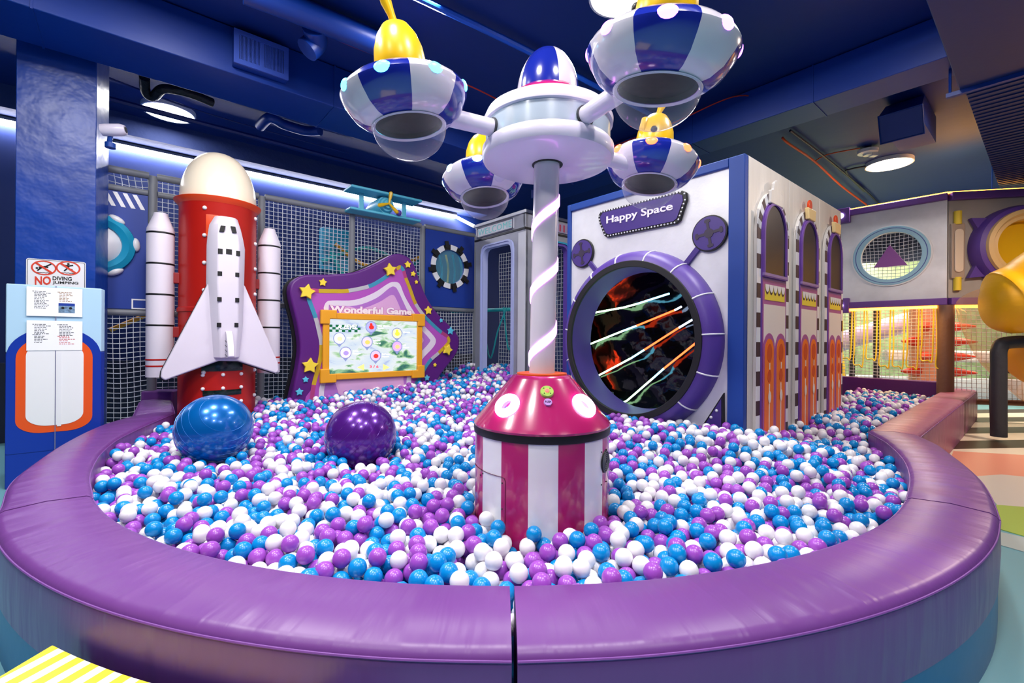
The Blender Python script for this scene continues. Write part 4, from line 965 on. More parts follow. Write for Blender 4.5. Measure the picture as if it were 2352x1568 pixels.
layer(pnk, .112, mat('panel_pink', (220, 168, 212), .45), 'pink_star')
def stard(x, y, r, col, rot, th=.02, base=.1):
    c_ = sv(*cs(x, y), base); bm = bmesh.new(); R_ = r / 4.356 / F * (STF.O.y + STF.S.y * c_[0]); prism(bm, star(c_, R_ * 1.05, rot, .55), STF, base, base + th); obj('star_shape', bm, col, t, bevel=.008)
ys = M_yelf
for x, y, r, c_, rot in ((278, 480, 78, ys, 80), (440, 386, 42, ys, 85), (1108, 262, 66, ys, 100), (1288, 208, 38, ys, 95), (1342, 300, 30, ys, 80), (1374, 382, 22, ys, 100), (1494, 666, 46, ys, 95), (1682, 1058, 56, ys, 70), (308, 1218, 78, ys, 85), (1560, 1210, 22, ys, 85)):
    stard(x, y, r, c_, rot, .045 if r > 50 else .025, .108 if r > 50 else .1)
for x, y, r, rot in ((1622, 766, 24, 100), (1716, 870, 42, 85), (268, 1356, 34, 90), (205, 1480, 40, 90), (1480, 1340, 34, 90)): stard(x, y, r, MATS['trim_cyan'], rot)
# frame and screen
fl_, fh_ = sv(*cs(500, 760), .14), sv(*cs(1385, 1270), .14)
tl, tr, blp, brp = sv(*cs(503, 760), .13), sv(*cs(1380, 770), .13), sv(*cs(503, 1300), .13), sv(*cs(1380, 1260), .13)
SX0, SX1 = (tl[0] + blp[0]) / 2, (tr[0] + brp[0]) / 2; SY1 = (tl[1] + tr[1]) / 2; SY0 = (blp[1] + brp[1]) / 2; W_ = SX1 - SX0; H_ = SY1 - SY0
def so(dx, dy): return (SX0 + dx * W_, SY0 + dy * H_)
fw = .085
bm = bmesh.new(); ringprism(bm, [(SX0 - fw, SY0 - fw), (SX1 + fw, SY0 - fw), (SX1 + fw, SY1 + fw), (SX0 - fw, SY1 + fw)], [(SX0, SY0), (SX1, SY0), (SX1, SY1), (SX0, SY1)], STF, .116, .16)
frm = obj('screen_frame', bm, M_gold, t, bevel=.012, label='orange yellow foam frame')
for cx_, cy_, w1, w2 in ((SX0, SY0, 1, 1), (SX1, SY0, -1, 1), (SX0, SY1, 1, -1), (SX1, SY1, -1, -1)):
    bm = bmesh.new(); x0_ = cx_ - w1 * (fw + .035); x1_ = cx_ + w1 * .09; y0_ = cy_ - w2 * (fw + .035); y1_ = cy_ + w2 * .07
    Lp = [(x0_, y0_), (x1_, y0_), (x1_, cy_), (cx_, cy_), (cx_, y1_), (x0_, y1_)]
    if w1 * w2 < 0: Lp = Lp[::-1]
    prism(bm, Lp, STF, .116, .18); obj('corner_block', bm, M_gold, frm, bevel=.014)
def screen_material():
    m = bpy.data.materials.new('game_screen'); m.use_nodes = True; nt = m.node_tree; b = nt.nodes['Principled BSDF']; b.inputs['Roughness'].default_value = .2; b.inputs['Base Color'].default_value = (.02, .02, .03, 1)
    tc = nt.nodes.new('ShaderNodeTexCoord'); mp = nt.nodes.new('ShaderNodeMapping'); mp.inputs['Scale'].default_value = (2.2, 2.2, 6)
    n = nt.nodes.new('ShaderNodeTexNoise'); n.inputs['Scale'].default_value = 1.3; n.inputs['Detail'].default_value = 6; n.inputs['Distortion'].default_value = .5
    r = nt.nodes.new('ShaderNodeValToRGB'); cr = r.color_ramp; cols = [(.28, (30, 60, 90)), (.37, (70, 140, 110)), (.42, (180, 225, 170)), (.47, (245, 252, 255)), (.62, (225, 240, 255)), (.76, (110, 130, 230))]
    cr.elements[0].position = cols[0][0]; cr.elements[0].color = (*lin(cols[0][1]), 1); cr.elements[1].position = cols[1][0]; cr.elements[1].color = (*lin(cols[1][1]), 1)
    for p, c in cols[2:]: e = cr.elements.new(p); e.color = (*lin(c), 1)
    nt.links.new(tc.outputs['Object'], mp.inputs[0]); nt.links.new(mp.outputs[0], n.inputs['Vector']); nt.links.new(n.outputs[0], r.inputs[0]); nt.links.new(r.outputs[0], b.inputs['Emission Color']); b.inputs['Emission Strength'].default_value = .92
    return m
bm = bmesh.new(); fbox(bm, STF, SX0, SX1, SY0, SY1, .116, .13); scr = obj('screen', bm, screen_material(), t)
def emis(nm, col, s=1.0): return mat(nm, col, .3, em=s, emcol=col)
M_si = emis('icon_rim', (120, 130, 170), .9); n0 = .1305
bm = bmesh.new()
for k in range(10):
    for j in range(3):
        if (k + j) % 2 == 0:
            x_ = SX0 + W_ * (.0 + .033 * k); y_ = SY0 + H_ * (.90 - .045 * j); fbox(bm, STF, x_, x_ + W_ * .033, y_ - H_ * .045, y_, n0, n0 + .001)
obj('checker_graphic', bm, emis('chk', (20, 100, 60), .5), scr)
text('A. LEVEL', STF, cs(580, 850), cs(790, 850), cs(580, 808), n0 + .001, .001, emis('txt_white', (250, 250, 250), 1.2), scr, shear=.3, bold=.03)
icons = [(925, 830, (200, 40, 30), (150, 150, 210)), (608, 945, (240, 200, 150), (235, 240, 250)), (885, 980, (210, 180, 90), (190, 180, 220)), (1184, 895, (240, 200, 60), (230, 220, 160)), (1185, 1025, (220, 180, 120), (190, 150, 220)), (670, 1088, (150, 130, 210), (230, 200, 230)), (970, 1118, (210, 50, 40), (190, 170, 210))]
for i, (x, y, c1, c2) in enumerate(icons):
    c_ = sv(*cs(x, y), n0); r_ = .083
    bm = bmesh.new(); prism(bm, [(c_[0] - .04, c_[1] - .07), (c_[0], c_[1] - .12), (c_[0] + .04, c_[1] - .07)], STF, n0, n0 + .0008); prism(bm, circ(c_, r_, 28), STF, n0, n0 + .001); ic = obj('level_icon', bm, M_si, scr)
    bm = bmesh.new(); prism(bm, circ(c_, r_ * .85, 28), STF, n0 + .001, n0 + .002)
    for f_ in bm.faces: f_.material_index = 0
    k0 = len(bm.faces); prism(bm, circ((c_[0] + .005, c_[1] - .005), r_ * .45, 20, r_ * .38), STF, n0 + .002, n0 + .003, 1)
    if i in (0, 3): prism(bm, circ((c_[0], c_[1] + .035), r_ * .25, 14), STF, n0 + .002, n0 + .0032, 1)
    obj('icon_art', bm, [emis('ic_b%d' % i, c2, 1), emis('ic_a%d' % i, c1, 1)], scr)
for s, x0_, x1_, y_, hh in (('Popcorn', 685, 800, 948, 16), ('Under', 950, 1020, 972, 14), ('World', 950, 1020, 1000, 14), ('Juicy', 742, 800, 1080, 16), ('Combo', 742, 820, 1104, 16), ('Hornet', 1245, 1315, 890, 14), ('The Circus', 992, 1110, 826, 14), ('Story', 992, 1050, 852, 14), ('Balloon', 1035, 1110, 1108, 14), ('Fighter', 1035, 1105, 1134, 14), ('Air', 1248, 1275, 1018, 12), ('Planet', 1248, 1305, 1042, 12)):
    text(s, STF, cs(x0_, y_), cs(x1_, y_), cs(x0_, y_ - hh), n0 + .001, .001, MATS['txt_white'], scr, bold=.02)
text('3 / 6', STF, cs(910, 1240), cs(1000, 1240), cs(910, 1214), n0 + .001, .001, emis('txt_red', (220, 50, 80), 1), scr, bold=.03)
for a_, b_ in ((855, 785), (1045, 1110)):
    bm = bmesh.new(); prism(bm, [sv(*cs(a_, 1200), n0), sv(*cs(a_, 1265), n0), sv(*cs(b_, 1235), n0)] if a_ < b_ else [sv(*cs(a_, 1265), n0), sv(*cs(a_, 1200), n0), sv(*cs(b_, 1235), n0)], STF, n0, n0 + .001); obj('arrow_icon', bm, emis('arrow_y', (250, 220, 120), 1), scr)
text('Wonderful Game', STF, cs(510, 690), cs(1335, 712), cs(510, 612), .117, .003, mat('sign_outline', (196, 110, 170), .5), t, bold=.08)
text('Wonderful Game', STF, cs(514, 690), cs(1331, 712), cs(514, 614), .121, .003, mat('sign_text', (246, 232, 240), .5), t, bold=.045)

# ------------------------------------------------------------------ grey doorway booth
BC = Vector((.19, 6.83, 0)); BF = Fr((BC + B * 1.28)[:2], -B); BG = Fr(BC[:2], A); BT = 3.24
t = thing('doorway_booth', 'grey booth doorway with a WELCOME plate and tall rounded openings', 'doorway', (BC.x, BC.y, 0))
M_booth = mat('booth_grey', (150, 152, 164), .4, metal=.2, vary=.12, vscale=3); M_bdark = mat('booth_dark', (58, 64, 88), .5); M_plate = mat('booth_plate', (196, 198, 208), .4)
def rr_fn(s0, s1, h0, h1, r):
    c_ = ((s0 + s1) / 2, (h0 + h1) / 2)
    def f(a):
        dx, dy = math.cos(a), math.sin(a); lo, hi = 0, 5
        def inside(x, y):
            qx, qy = abs(x - c_[0]) - (s1 - s0) / 2 + r, abs(y - c_[1]) - (h1 - h0) / 2 + r
            return math.hypot(max(qx, 0), max(qy, 0)) + min(max(qx, qy), 0) < r
        for _ in range(22):
            m_ = (lo + hi) / 2
            if inside(c_[0] + dx * m_, c_[1] + dy * m_): lo = m_
            else: hi = m_
        return (c_[0] + dx * lo, c_[1] + dy * lo)
    return f, c_
for fr, w_, m_, tr_, op in ((BF, 1.28, M_booth, mat('booth_trim', (170, 180, 226), .35), (.2, 1.0)), (BG, 1.1, M_booth, M_teal, (.28, .95))):
    f, c_ = rr_fn(op[0], op[1], .3, 2.88, .13)
    bm = bmesh.new(); plate_hole(bm, fr, (0, w_, 0.0, BT), f, c_, -.06, 0, 96); obj('door_panel', bm, m_, t, bevel=.006)
    g, _ = rr_fn(op[0] + .04, op[1] - .04, .34, 2.84, .11); g2, _ = rr_fn(op[0] - .025, op[1] + .025, .28, 2.905, .14); an = [2 * PI * k / 160 for k in range(160)]
    bm = bmesh.new(); ringprism(bm, [g2(a) for a in an], [f(a) for a in an], fr, -.08, .03); obj('opening_trim', bm, tr_, t, smooth=50)
    bm = bmesh.new(); ringprism(bm, [f(a) for a in an], [g(a) for a in an], fr, -.08, .015); obj('inner_trim', bm, MATS['booth_trim'] if fr is BF else M_purp, t, smooth=50)
    bm = bmesh.new(); fbox(bm, fr, -.02, w_, 3.00, 3.03, 0, .012); obj('lintel_line', bm, M_black, t)
bm = bmesh.new(); fbox(bm, BF, 1.14, 1.30, 0, BT - .28, .005, .02); obj('corner_strip', bm, M_plate, t)
bm = bmesh.new(); fbox(bm, BF, -.04, 1.31, BT, BT + .05, -.07, .03); obj('top_moulding', bm, M_plate, t, bevel=.01)
bm = bmesh.new(); fbox(bm, BG, -.02, 1.1, BT, BT + .05, -.07, .03); obj('top_moulding', bm, M_bdark, t, bevel=.01)
(wa, ha), (wb, hb) = BF.uv(1097, 552, .02), BF.uv(1173, 512, .02)
bm = bmesh.new(); prism(bm, rrect(wa - .02, wb + .06, 3.05, 3.22, .02), BF, .0, .02); pl2 = obj('sign_plate', bm, M_plate, t)
bm = bmesh.new(); ringprism(bm, rrect(wa - .02, wb + .06, 3.05, 3.22, .02), rrect(wa - .005, wb + .045, 3.065, 3.205, .015), BF, .02, .026); obj('plate_edge', bm, M_bdark, pl2)
text('WELCOME', BF, (wa + .02, 3.085), (wb + .02, 3.085), (wa + .02, 3.185), .021, .003, mat('welcome_teal', (110, 200, 200), .5), pl2, px=False, space=1.1)
bm = bmesh.new(); prism(bm, rrect(.12, 1.0, 3.05, 3.2, .015), BG, 0, .02); pz = obj('sign_plate', bm, mat('plate_mauve', (150, 140, 170), .4), t)
bm = bmesh.new()
for k in range(9): fbox(bm, BG, .17 + k * .09, .20 + k * .09, 3.07, 3.18, .02, .023)
obj('red_bars', bm, mat('bar_red', (176, 36, 70), .5), pz)
bm = bmesh.new(); net(bm, Fr(BF.P(0, 0, -1.0)[:2], BF.S), -.6, 1.28, .5, 3.0, .07, seed=9)
nt_ = Fr(BF.P(0, 0, -1.0)[:2], BF.S); padr = obj('safety_net', bm, M_net, label='white rope net seen through the WELCOME doorway', cat='net')
strap('teal rope looped inside the doorway booth', 'rope', [(-.55, 8.3, 1.9), (-.4, 8.2, 1.0), (-.25, 8.15, 1.5), (-.1, 8.1, 1.9)], .014, M_tealp, 'hanging_rope')
strap('second teal rope looped inside the doorway booth', 'rope', [(-.15, 8.0, 1.9), (-.05, 8.0, 1.15), (.1, 7.95, 1.9)], .014, M_tealp, 'hanging_rope')
bm = bmesh.new(); tube(bm, [(-1.2, 9.0, 1.88), (.6, 7.9, 1.88)], .035, 10); obj('rail', bm, M_tealp, label='teal padded rail across the inside of the doorway booth', cat='rail')

# ------------------------------------------------------------------ the Happy Space house
t = thing('play_house', 'silver play house with purple ringed round tunnel and Happy Space sign', 'play house', tuple(K))
HT = 2.96
tc_ = (HW - 1.10, 1.345)
bm = bmesh.new(); plate_hole(bm, HF1, (.05, HW - .14, 0, HT - .08), ell(tc_, .80, .80), tc_, -.05, 0, 72); obj('front_panel', bm, M_silver, t)
for a_, b_, c_, d_ in ((0, .05, 0, HT), (HW - .14, HW, 0, HT), (.05, HW - .14, HT - .08, HT)):
    bm = bmesh.new(); fbox(bm, HF1, a_, b_, c_, d_, -.05, .03); obj('blue_frame', bm, M_pblue, t, bevel=.008)
for a_, b_ in ((.0, .995), (1.0, 1.895), (1.90, HS)):
    bm = bmesh.new(); fbox(bm, SF1, a_ + (.02 if a_ == 0 else 0), b_, 0, HT, -.05, .0); obj('side_panel', bm, M_silver2, t, bevel=.006)
bm = bmesh.new(); slabpoly(bm, [tuple((K + A * .04 + B * .04)[:2]), tuple((K + A * HS)[:2]), tuple((K + A * HS + B * HW)[:2]), tuple((K + B * HW)[:2])], HT - .05, HT - .03); obj('roof', bm, M_black, t)
HB = Fr((K + A * HS + B * HW)[:2], -B); bm = bmesh.new(); fbox(bm, HB, 0, HW, 0, HT - .05, 0, .03); obj('rear_wall', bm, M_black, t)
HL = Fr((K + B * HW)[:2], A); bm = bmesh.new(); fbox(bm, HL, .05, HS, 0, HT - .05, .0, .03); obj('left_wall', bm, M_pblue, t)
# collar
prof = [(.925, 0.0), (.925, .03), (.912, .09), (.885, .14), (.85, .172), (.805, .185)]
Mc = HF1.M(*tc_)
bm = bmesh.new(); lathe(bm, prof, Mc, 96); col_ = obj('tunnel_collar', bm, mat('collar_purple', (86, 60, 150), .42, bump=.1, bscale=5), t)
bm = bmesh.new(); lathe(bm, [(.81, .165), (.81, .198), (.745, .198), (.745, .17)], Mc, 96); obj('black_rim', bm, M_blackg, col_, bevel=.006)
bm = bmesh.new(); lathe(bm, [(.748, .19), (.74, .05), (.72, -.10), (.72, -.12), (.80, -.12)], Mc, 96); obj('inner_lining', bm, mat('lining_purple', (72, 50, 140), .5), col_)
for k in range(15):
    an = R(4 + 24 * k); M_ = Mc @ Matrix.Rotation(an, 4, 'Z'); bm = bmesh.new(); tube(bm, [M_ @ Vector((r, 0, z + .001)) for r, z in prof], .008, 6); obj('white_line', bm, M_white, col_)
# sign
def hs(x, y): return (1280 + x / 2.613, 400 + y / 2.613)
sg = [hs(*p) for p in [(245, 250), (262, 222), (750, 97), (776, 108), (779, 150), (738, 278), (715, 298), (300, 379), (282, 370), (250, 290)]]
sgp = [HF1.uv(*p, .03) for p in sg]; ce = (sum(p[0] for p in sgp) / 10, sum(p[1] for p in sgp) / 10)
bm = bmesh.new(); prism(bm, sgp, HF1, .001, .035); sgn = obj('sign_board', bm, M_black, t, bevel=.01)
bm = bmesh.new(); ins = [(ce[0] + (p[0] - ce[0]) * .93, ce[1] + (p[1] - ce[1]) * .82) for p in sgp]; prism(bm, ins, HF1, .035, .042); obj('sign_face', bm, mat('sign_purple', (68, 46, 128), .4), sgn)
bm = bmesh.new(); mid = [Vector((ce[0] + (p[0] - ce[0]) * .965, ce[1] + (p[1] - ce[1]) * .91, 0)) for p in sgp]; per = 0
L = [(mid[i], mid[(i + 1) % 10]) for i in range(10)]; acc = 0
for a_, b_ in L:
    n_ = max(1, int((b_ - a_).length / .035))
    for k in range(n_):
        p_ = a_.lerp(b_, k / n_); c_ = HF1.P(p_.x, p_.y, .036); bm = bmesh.new(); bmesh.ops.create_icosphere(bm, subdivisions=2, radius=.009, matrix=Matrix.Translation(c_)); obj('sign_bulb', bm, M_white, sgn)
text('Happy Space', HF1, hs(296, 310), hs(694, 228), hs(296, 254), .043, .006, mat('sign_white', (236, 230, 244), .4), sgn, bold=.02)
for px, py, st, sl in ((1338, 582, (1366, 618), -1), (1630, 536, (1580, 600), 1)):
    c_ = HF1.uv(px, py, .02); r_ = .166
    bm = bmesh.new(); e = HF1.uv(*st, .02); d_ = (Vector(e) - Vector(c_)).normalized(); n_ = Vector((-d_.y, d_.x)) * .028
    pp = [Vector(c_) + d_ * r_ * .9, Vector(e) + d_ * .08]; prism(bm, [tuple(pp[0] + n_), tuple(pp[0] - n_), tuple(pp[1] - n_), tuple(pp[1] + n_)], HF1, .001, .03); obj('antenna_stem', bm, MATS['sign_purple'], t, bevel=.005)
    bm = bmesh.new(); prism(bm, circ(c_, r_, 48), HF1, .001, .032); dd = obj('antenna_disc', bm, M_black, t, bevel=.006)
    bm = bmesh.new(); prism(bm, circ(c_, r_ * .92, 48), HF1, .032, .036); obj('disc_face', bm, MATS['sign_purple'], dd)
    bm = bmesh.new(); prism(bm, circ(c_, r_ * .26, 24), HF1, .036, .041)
    for k in range(4):
        M_ = HF1.M(*c_) @ Matrix.Rotation(R(8 + 90 * k), 4, 'Z')
        vs = [(.0, -.012), (.10, -.013), (.105, -.028), (.125, -.026), (.132, 0), (.125, .026), (.105, .028), (.10, .013), (.0, .012)]
        a1_ = [bm.verts.new(M_ @ Vector((x, y, .040))) for x, y in vs]; bm.faces.new(a1_)
        b1_ = [bm.verts.new(M_ @ Vector((x, y, .036))) for x, y in vs]; bm.faces.new(b1_[::-1])
        for i in range(9): bm.faces.new([a1_[i - 1], a1_[i], b1_[i], b1_[i - 1]])
    obj('disc_cross', bm, mat('cross_dark', (52, 40, 66), .5), dd)
tri = [HF1.uv(*hs(*p), .03) for p in ((998, 1310), (1000, 1560), (835, 1560))]
bm = bmesh.new(); prism(bm, tri[::-1], HF1, .001, .03); fn = obj('corner_fin', bm, M_black, t, bevel=.004)
tri2 = [HF1.uv(*hs(*p), .03) for p in ((985, 1345), (985, 1550), (855, 1550))]
bm = bmesh.new(); prism(bm, tri2[::-1], HF1, .03, .034)
obj('fin_face', bm, MATS['sign_purple'], fn)
for p in ((958, 1418), (925, 1458)):
    bm = bmesh.new(); c_ = HF1.uv(*hs(*p), .03); bmesh.ops.create_icosphere(bm, subdivisions=2, radius=.014, matrix=Matrix.Translation(HF1.P(*c_, .036))); obj('fin_dot', bm, M_white, fn)
bm = bmesh.new(); s_l = HF1.uv(1340, 905)[0]; fbox(bm, HF1, .05, HF1.uv(1372, 920, .1)[0], .3, HF1.uv(1376, 905, .1)[1], -.2, .1); obj('threshold_block', bm, M_bdark, t, bevel=.01)
# inside: black rippled mirror film and coloured light strips
IN = Fr(HF1.P(0, 0, -.36)[:2], -B)
bm = bmesh.new(); rows = []
for i in range(41):
    rows.append([bm.verts.new(IN.P(.06 + (HW - .12) * i / 40, .02 + 2.8 * j / 40, .012 * math.sin(i * .55 + j * .9) + .01 * math.sin(j * 1.7 - i * .35))) for j in range(41)])
for i in range(40):
    for j in range(40): bm.faces.new([rows[i][j], rows[i + 1][j], rows[i + 1][j + 1], rows[i][j + 1]])
obj('mirror_film', bm, M_film, t)
bm = bmesh.new(); fbox(bm, SF1, .06, .36, .35, 2.9, -.08, -.06); obj('mirror_film', bm, M_film, t)
bm = bmesh.new(); fbox(bm, IN, .06, HW - .06, .45, .47, .02, .29); obj('mirror_floor', bm, M_film, t)
bm = bmesh.new(); fbox(bm, HL, .055, .38, 0, HT - .06, .031, .045); obj('black_lining', bm, M_film, t)
LEDC = {'g': (190, 255, 190), 'c': (120, 220, 255), 'r': (255, 70, 30), 'w': (190, 215, 255), 'o': (255, 90, 50), 'v': (150, 60, 255)}
strips = [([(1348, 721), (1432, 706, 'c'), (1462, 698, 'r'), (1537, 674)], 'ggcr', 'top'), ([(1340, 796), (1430, 760), (1462, 748), (1550, 712), (1565, 704)], 'gcrw', 'second'),
          ([(1358, 871), (1450, 822), (1480, 803), (1560, 752), (1592, 733)], 'gcrw', 'third'), ([(1398, 938), (1440, 920), (1500, 868), (1525, 846), (1605, 782)], 'ggcr', 'fourth'), ([(1465, 965), (1530, 935), (1560, 905), (1592, 862)], 'ggcw', 'lowest')]
n_ = .09
for pts, cc_, nm in strips:
    P_ = [IN.P(*IN.uv(p[0], p[1], n_), n_) for p in pts]; bm = bmesh.new()
    cols = list(cc_)[:len(P_) - 1]; tube(bm, P_, .010, 8, mif=lambda i: i)
    obj('light_strip', bm, [mat('led_' + c_, LEDC[c_], .3, em=9 if c_ != 'r' else 8, emcol=LEDC[c_]) for c_ in cols], label='%s diagonal colour changing light strip inside the purple ringed tunnel' % nm, cat='light strip')
P2 = [((.15, 2.2), (1.0, 2.5), 'v'), ((.15, 1.9), (.5, 2.3), 'r'), ((.12, .9), (.25, 1.9), 'r'), ((1.75, .8), (1.8, 2.0), 'v'), ((1.0, 2.4), (1.8, 2.2), 'c'), ((.1, .6), (.2, 1.2), 'r'), ((1.85, 1.0), (1.7, 2.3), 'r')]  # hidden strips, added so the mirror film shows coloured reflections
for k, (p, q, c_) in enumerate(P2):
    bm = bmesh.new(); tube(bm, [HF1.P(*p, -.08), HF1.P(*q, -.08)], .012, 6); obj('light_strip', bm, mat('ledb_' + c_, LEDC[c_], .3, em=14, emcol=LEDC[c_]), label='hidden coloured light strip added on the inner house front for reflections', cat='light strip', group='hidden strips added for reflections inside the house front')

# arched panels on the silver side wall
M_pp = mat('arch_purple', (112, 70, 160), .45); M_ppk = mat('arch_mauve', (170, 84, 150), .45); M_cr = mat('arch_cream', (240, 226, 216), .45); M_or1 = mat('arch_orange', (250, 120, 20), .4); M_or2 = mat('arch_dorange', (214, 76, 16), .45)
M_win = mat('arch_window', (44, 42, 50), .35, metal=.3); M_cap = mat('arch_cap', (250, 214, 150), .35); M_brown = mat('arch_brown', (62, 36, 44), .5)
for i, (a_, b_, lab) in enumerate(((.15, .89, 'nearest and largest arched window panel on the silver wall, silver top cap'), (1.09, 1.79, 'middle arched window panel on the silver wall, yellow top cap'), (1.99, 2.67, 'farthest arched window panel on the silver wall, beside the oval wall'))):
    t = thing('arched_panel', lab, 'wall panel', tuple(SF1.P((a_ + b_) / 2, .5, 0)), 'arched window panels'); w_ = b_ - a_; c_ = (a_ + b_) / 2; bt = .10
    hb, hs_ = .3, 2.40
    n0 = .001
    # checkered border strips (printed board with an arch top)
    out = arch(a_, b_, hb, 2.72); inn = arch(a_ + .085, b_ - .085, hb, 2.62)
    bm = bmesh.new(); prism(bm, arch(a_, b_, hb, 2.72, 24), SF1, n0, .03); bd = obj('border_board', bm, M_silver2, t, bevel=.004)
    for sgn_, sx_ in ((-1, a_), (1, b_ - .075)):
        bm = bmesh.new()
        for k in range(17):
            h = hb + k * .13
            fbox(bm, SF1, sx_, sx_ + .075, h, h + .13, .030, .034, k % 2)
        for k in range(6):
            a1_ = R(8 + 11 * k); a2_ = R(8 + 11 * (k + 1)); R0, R1_ = w_ / 2, w_ / 2 - .075
            def pa(r, a): return (c_ + sgn_ * r * math.cos(a), 2.72 - w_ / 2 * 1.15 + (r * 1.15) * math.sin(a))
            qd = [pa(R0, a1_), pa(R0, a2_), pa(R1_, a2_), pa(R1_, a1_)]
            if sgn_ < 0: qd = qd[::-1]
            prism(bm, qd, SF1, .030, .034, k % 2)
        obj('checker_print', bm, [M_white, M_brown], bd)
    bm = bmesh.new(); prism(bm, arch(a_ + .085, b_ - .085, hb, 2.64, 24), SF1, .03, .04); obj('purple_board', bm, M_pp, t)
    bm = bmesh.new(); prism(bm, arch(a_ + .12, b_ - .12, 1.955, 2.605, 24), SF1, .040, .042); obj('window', bm, M_win, t)
    fo = arch(a_ + .10, b_ - .10, 1.925, 2.625, 24); fi = arch(a_ + .122, b_ - .122, 1.96, 2.60, 24); bm = bmesh.new(); ringprism(bm, fo, fi, SF1, .040, .058); obj('window_frame', bm, M_pp, t)
    bm = bmesh.new(); fbox(bm, SF1, a_ + .095, b_ - .095, 1.935, 1.96, .04, .06); obj('window_sill', bm, mat('sill', (150, 120, 180), .4), t)
    bm = bmesh.new(); fbox(bm, SF1, a_ + .10, b_ - .10, hb, 1.90, .040, .043); obj('mauve_print', bm, M_ppk, t)
    bm = bmesh.new(); fbox(bm, SF1, a_ + .14, b_ - .14, 1.72, 1.86, .043, .046); y_ = obj('yellow_print', bm, M_yelf, t)
    bm = bmesh.new(); bn = bmesh.new(); nS = 5; ww = (w_ - .28) / nS
    for k in range(nS):
        x_ = a_ + .14 + ww * (k + .5); prism(bm, [(x_ + ww * .48 * math.cos(PI + PI * q / 10), 1.86 + .07 * math.sin(PI + PI * q / 10)) for q in range(11)], SF1, .0475, .049)
        prism(bn, [(x_ + ww * .5 * math.cos(PI + PI * q / 10), 1.86 + .09 * math.sin(PI + PI * q / 10)) for q in range(11)], SF1, .046, .0475)
    obj('scallop_print', bm, M_white, y_); obj('scallop_shadow_print', bn, M_brown, y_)
    bm = bmesh.new(); fbox(bm, SF1, a_ + .12, b_ - .12, 1.15, 1.68, .043, .046); obj('cream_print', bm, M_cr, t)
    cw = (w_ - .20) / 2
    for q in (0, 1):
        x0_ = a_ + .10 + cw * q; x1_ = x0_ + cw; xm = (x0_ + x1_) / 2
        bm = bmesh.new(); prism(bm, arch(x0_ + .004, x1_ - .004, hb, 1.42, 16), SF1, .046, .049); mv = obj('mauve_arch_print', bm, M_ppk, t)
        bm = bmesh.new(); prism(bm, arch(x0_ + .035, x1_ - .035, hb, 1.37, 16), SF1, .049, .051); obj('orange_arch_print', bm, M_or1, mv)
        bm = bmesh.new(); prism(bm, circ((xm, 1.24), .055, 20, .085), SF1, .051, .053); prism(bm, circ((xm, 1.03), .042, 20, .06), SF1, .051, .053); obj('oval_print', bm, M_or2, mv)
        bm = bmesh.new(); fbox(bm, SF1, xm - .008, xm + .008, 1.09, 1.15, .053, .055); fbox(bm, SF1, xm - .007, xm + .007, hb, .96, .051, .054); prism(bm, circ((xm, .84), .03, 16, .055), SF1, .054, .056); obj('drop_print', bm, M_cr, mv)
    bm = bmesh.new()
    if i == 0:
        prism(bm, [(c_ - .15, 2.60), (c_ + .15, 2.60), (c_ + .14, 2.72), (c_ + .08, 2.74), (c_ + .07, 2.80), (c_, 2.84), (c_ - .07, 2.80), (c_ - .08, 2.74), (c_ - .14, 2.72)], SF1, .03, .06); obj('top_cap', bm, M_silver2, t, bevel=.01)
    else:
        prism(bm, [(c_ - .10, 2.62), (c_ + .10, 2.62), (c_ + .12, 2.74), (c_ - .12, 2.74)], SF1, .03, .07); prism(bm, circ((c_, 2.78), .05, 20, .06), SF1, .03, .055, 1); obj('top_cap', bm, [M_cap, M_redor], t, bevel=.01)

# ------------------------------------------------------------------ the ride
t = thing('saucer_ride', 'spinning saucer ride with magenta striped drum, glowing pole and four saucers', 'ride', tuple(RIDE))
TM = Matrix.Translation(RIDE); drum_top = .86
def stripe(k, i): return 0 if ((i * 9 // 9 + 0) // 1) and ((math.degrees((i + .5) * 2 * PI / 160)) % 45 < 22.5) else 1
# drum: 16 stripes, phase chosen so a white stripe faces the camera
ph = 5.0
def st(k, i):
    an = (math.degrees((i + .5) * 2 * PI / 160) - 268.6 + 11.25) % 45; return 1 if an < 22.5 else 0
bm = bmesh.new(); lathe(bm, [(RR, .05), (RR, drum_top), (RR - .01, drum_top + .003)], TM, 160, mi=st); drum = obj('drum', bm, [M_mag, mat('drum_white', (244, 243, 246), .2, coat=.5)], t)
bm = bmesh.new(); lathe(bm, [(RR, drum_top - .022), (RR + .006, drum_top - .02), (RR + .008, drum_top), (RR + .006, drum_top + .018), (RR, drum_top + .02)], TM, 96); obj('black_band', bm, M_black, drum)
# access panel and vent on the drum
def cyl(an, z, r=RR + .002): a_ = R(an); return RIDE + Vector((r * math.sin(a_), -r * math.cos(a_), z))
bm = bmesh.new(); pts = [cyl(a_, .66) for a_ in range(-80, -34, 4)] + [cyl(-33, .655), cyl(-32, .64), cyl(-32, .3)]; tube(bm, pts, .0016, 5); obj('access_panel_line', bm, mat('groove', (90, 20, 60), .6), drum)
for an, z in ((-62, .63), (-35, .63), (-35, .5), (-58, .645), (52, .77), (52, .60), (62, .77), (62, .60)):
    bm = bmesh.new(); ball(bm, cyl(an, z), .004, 8, 6); obj('screw', bm, M_dgrey, drum)
va = R(60); Mv = Matrix.Translation(RIDE + Vector((RR * math.sin(va), -RR * math.cos(va), .71))) @ Matrix.Rotation(va, 4, 'Z') @ Matrix.Rotation(R(90), 4, 'X')
bm = bmesh.new(); lathe(bm, [(0, .004), (.058, .004), (.060, 0)], Mv, 32); vn = obj('fan_vent', bm, M_black, drum)
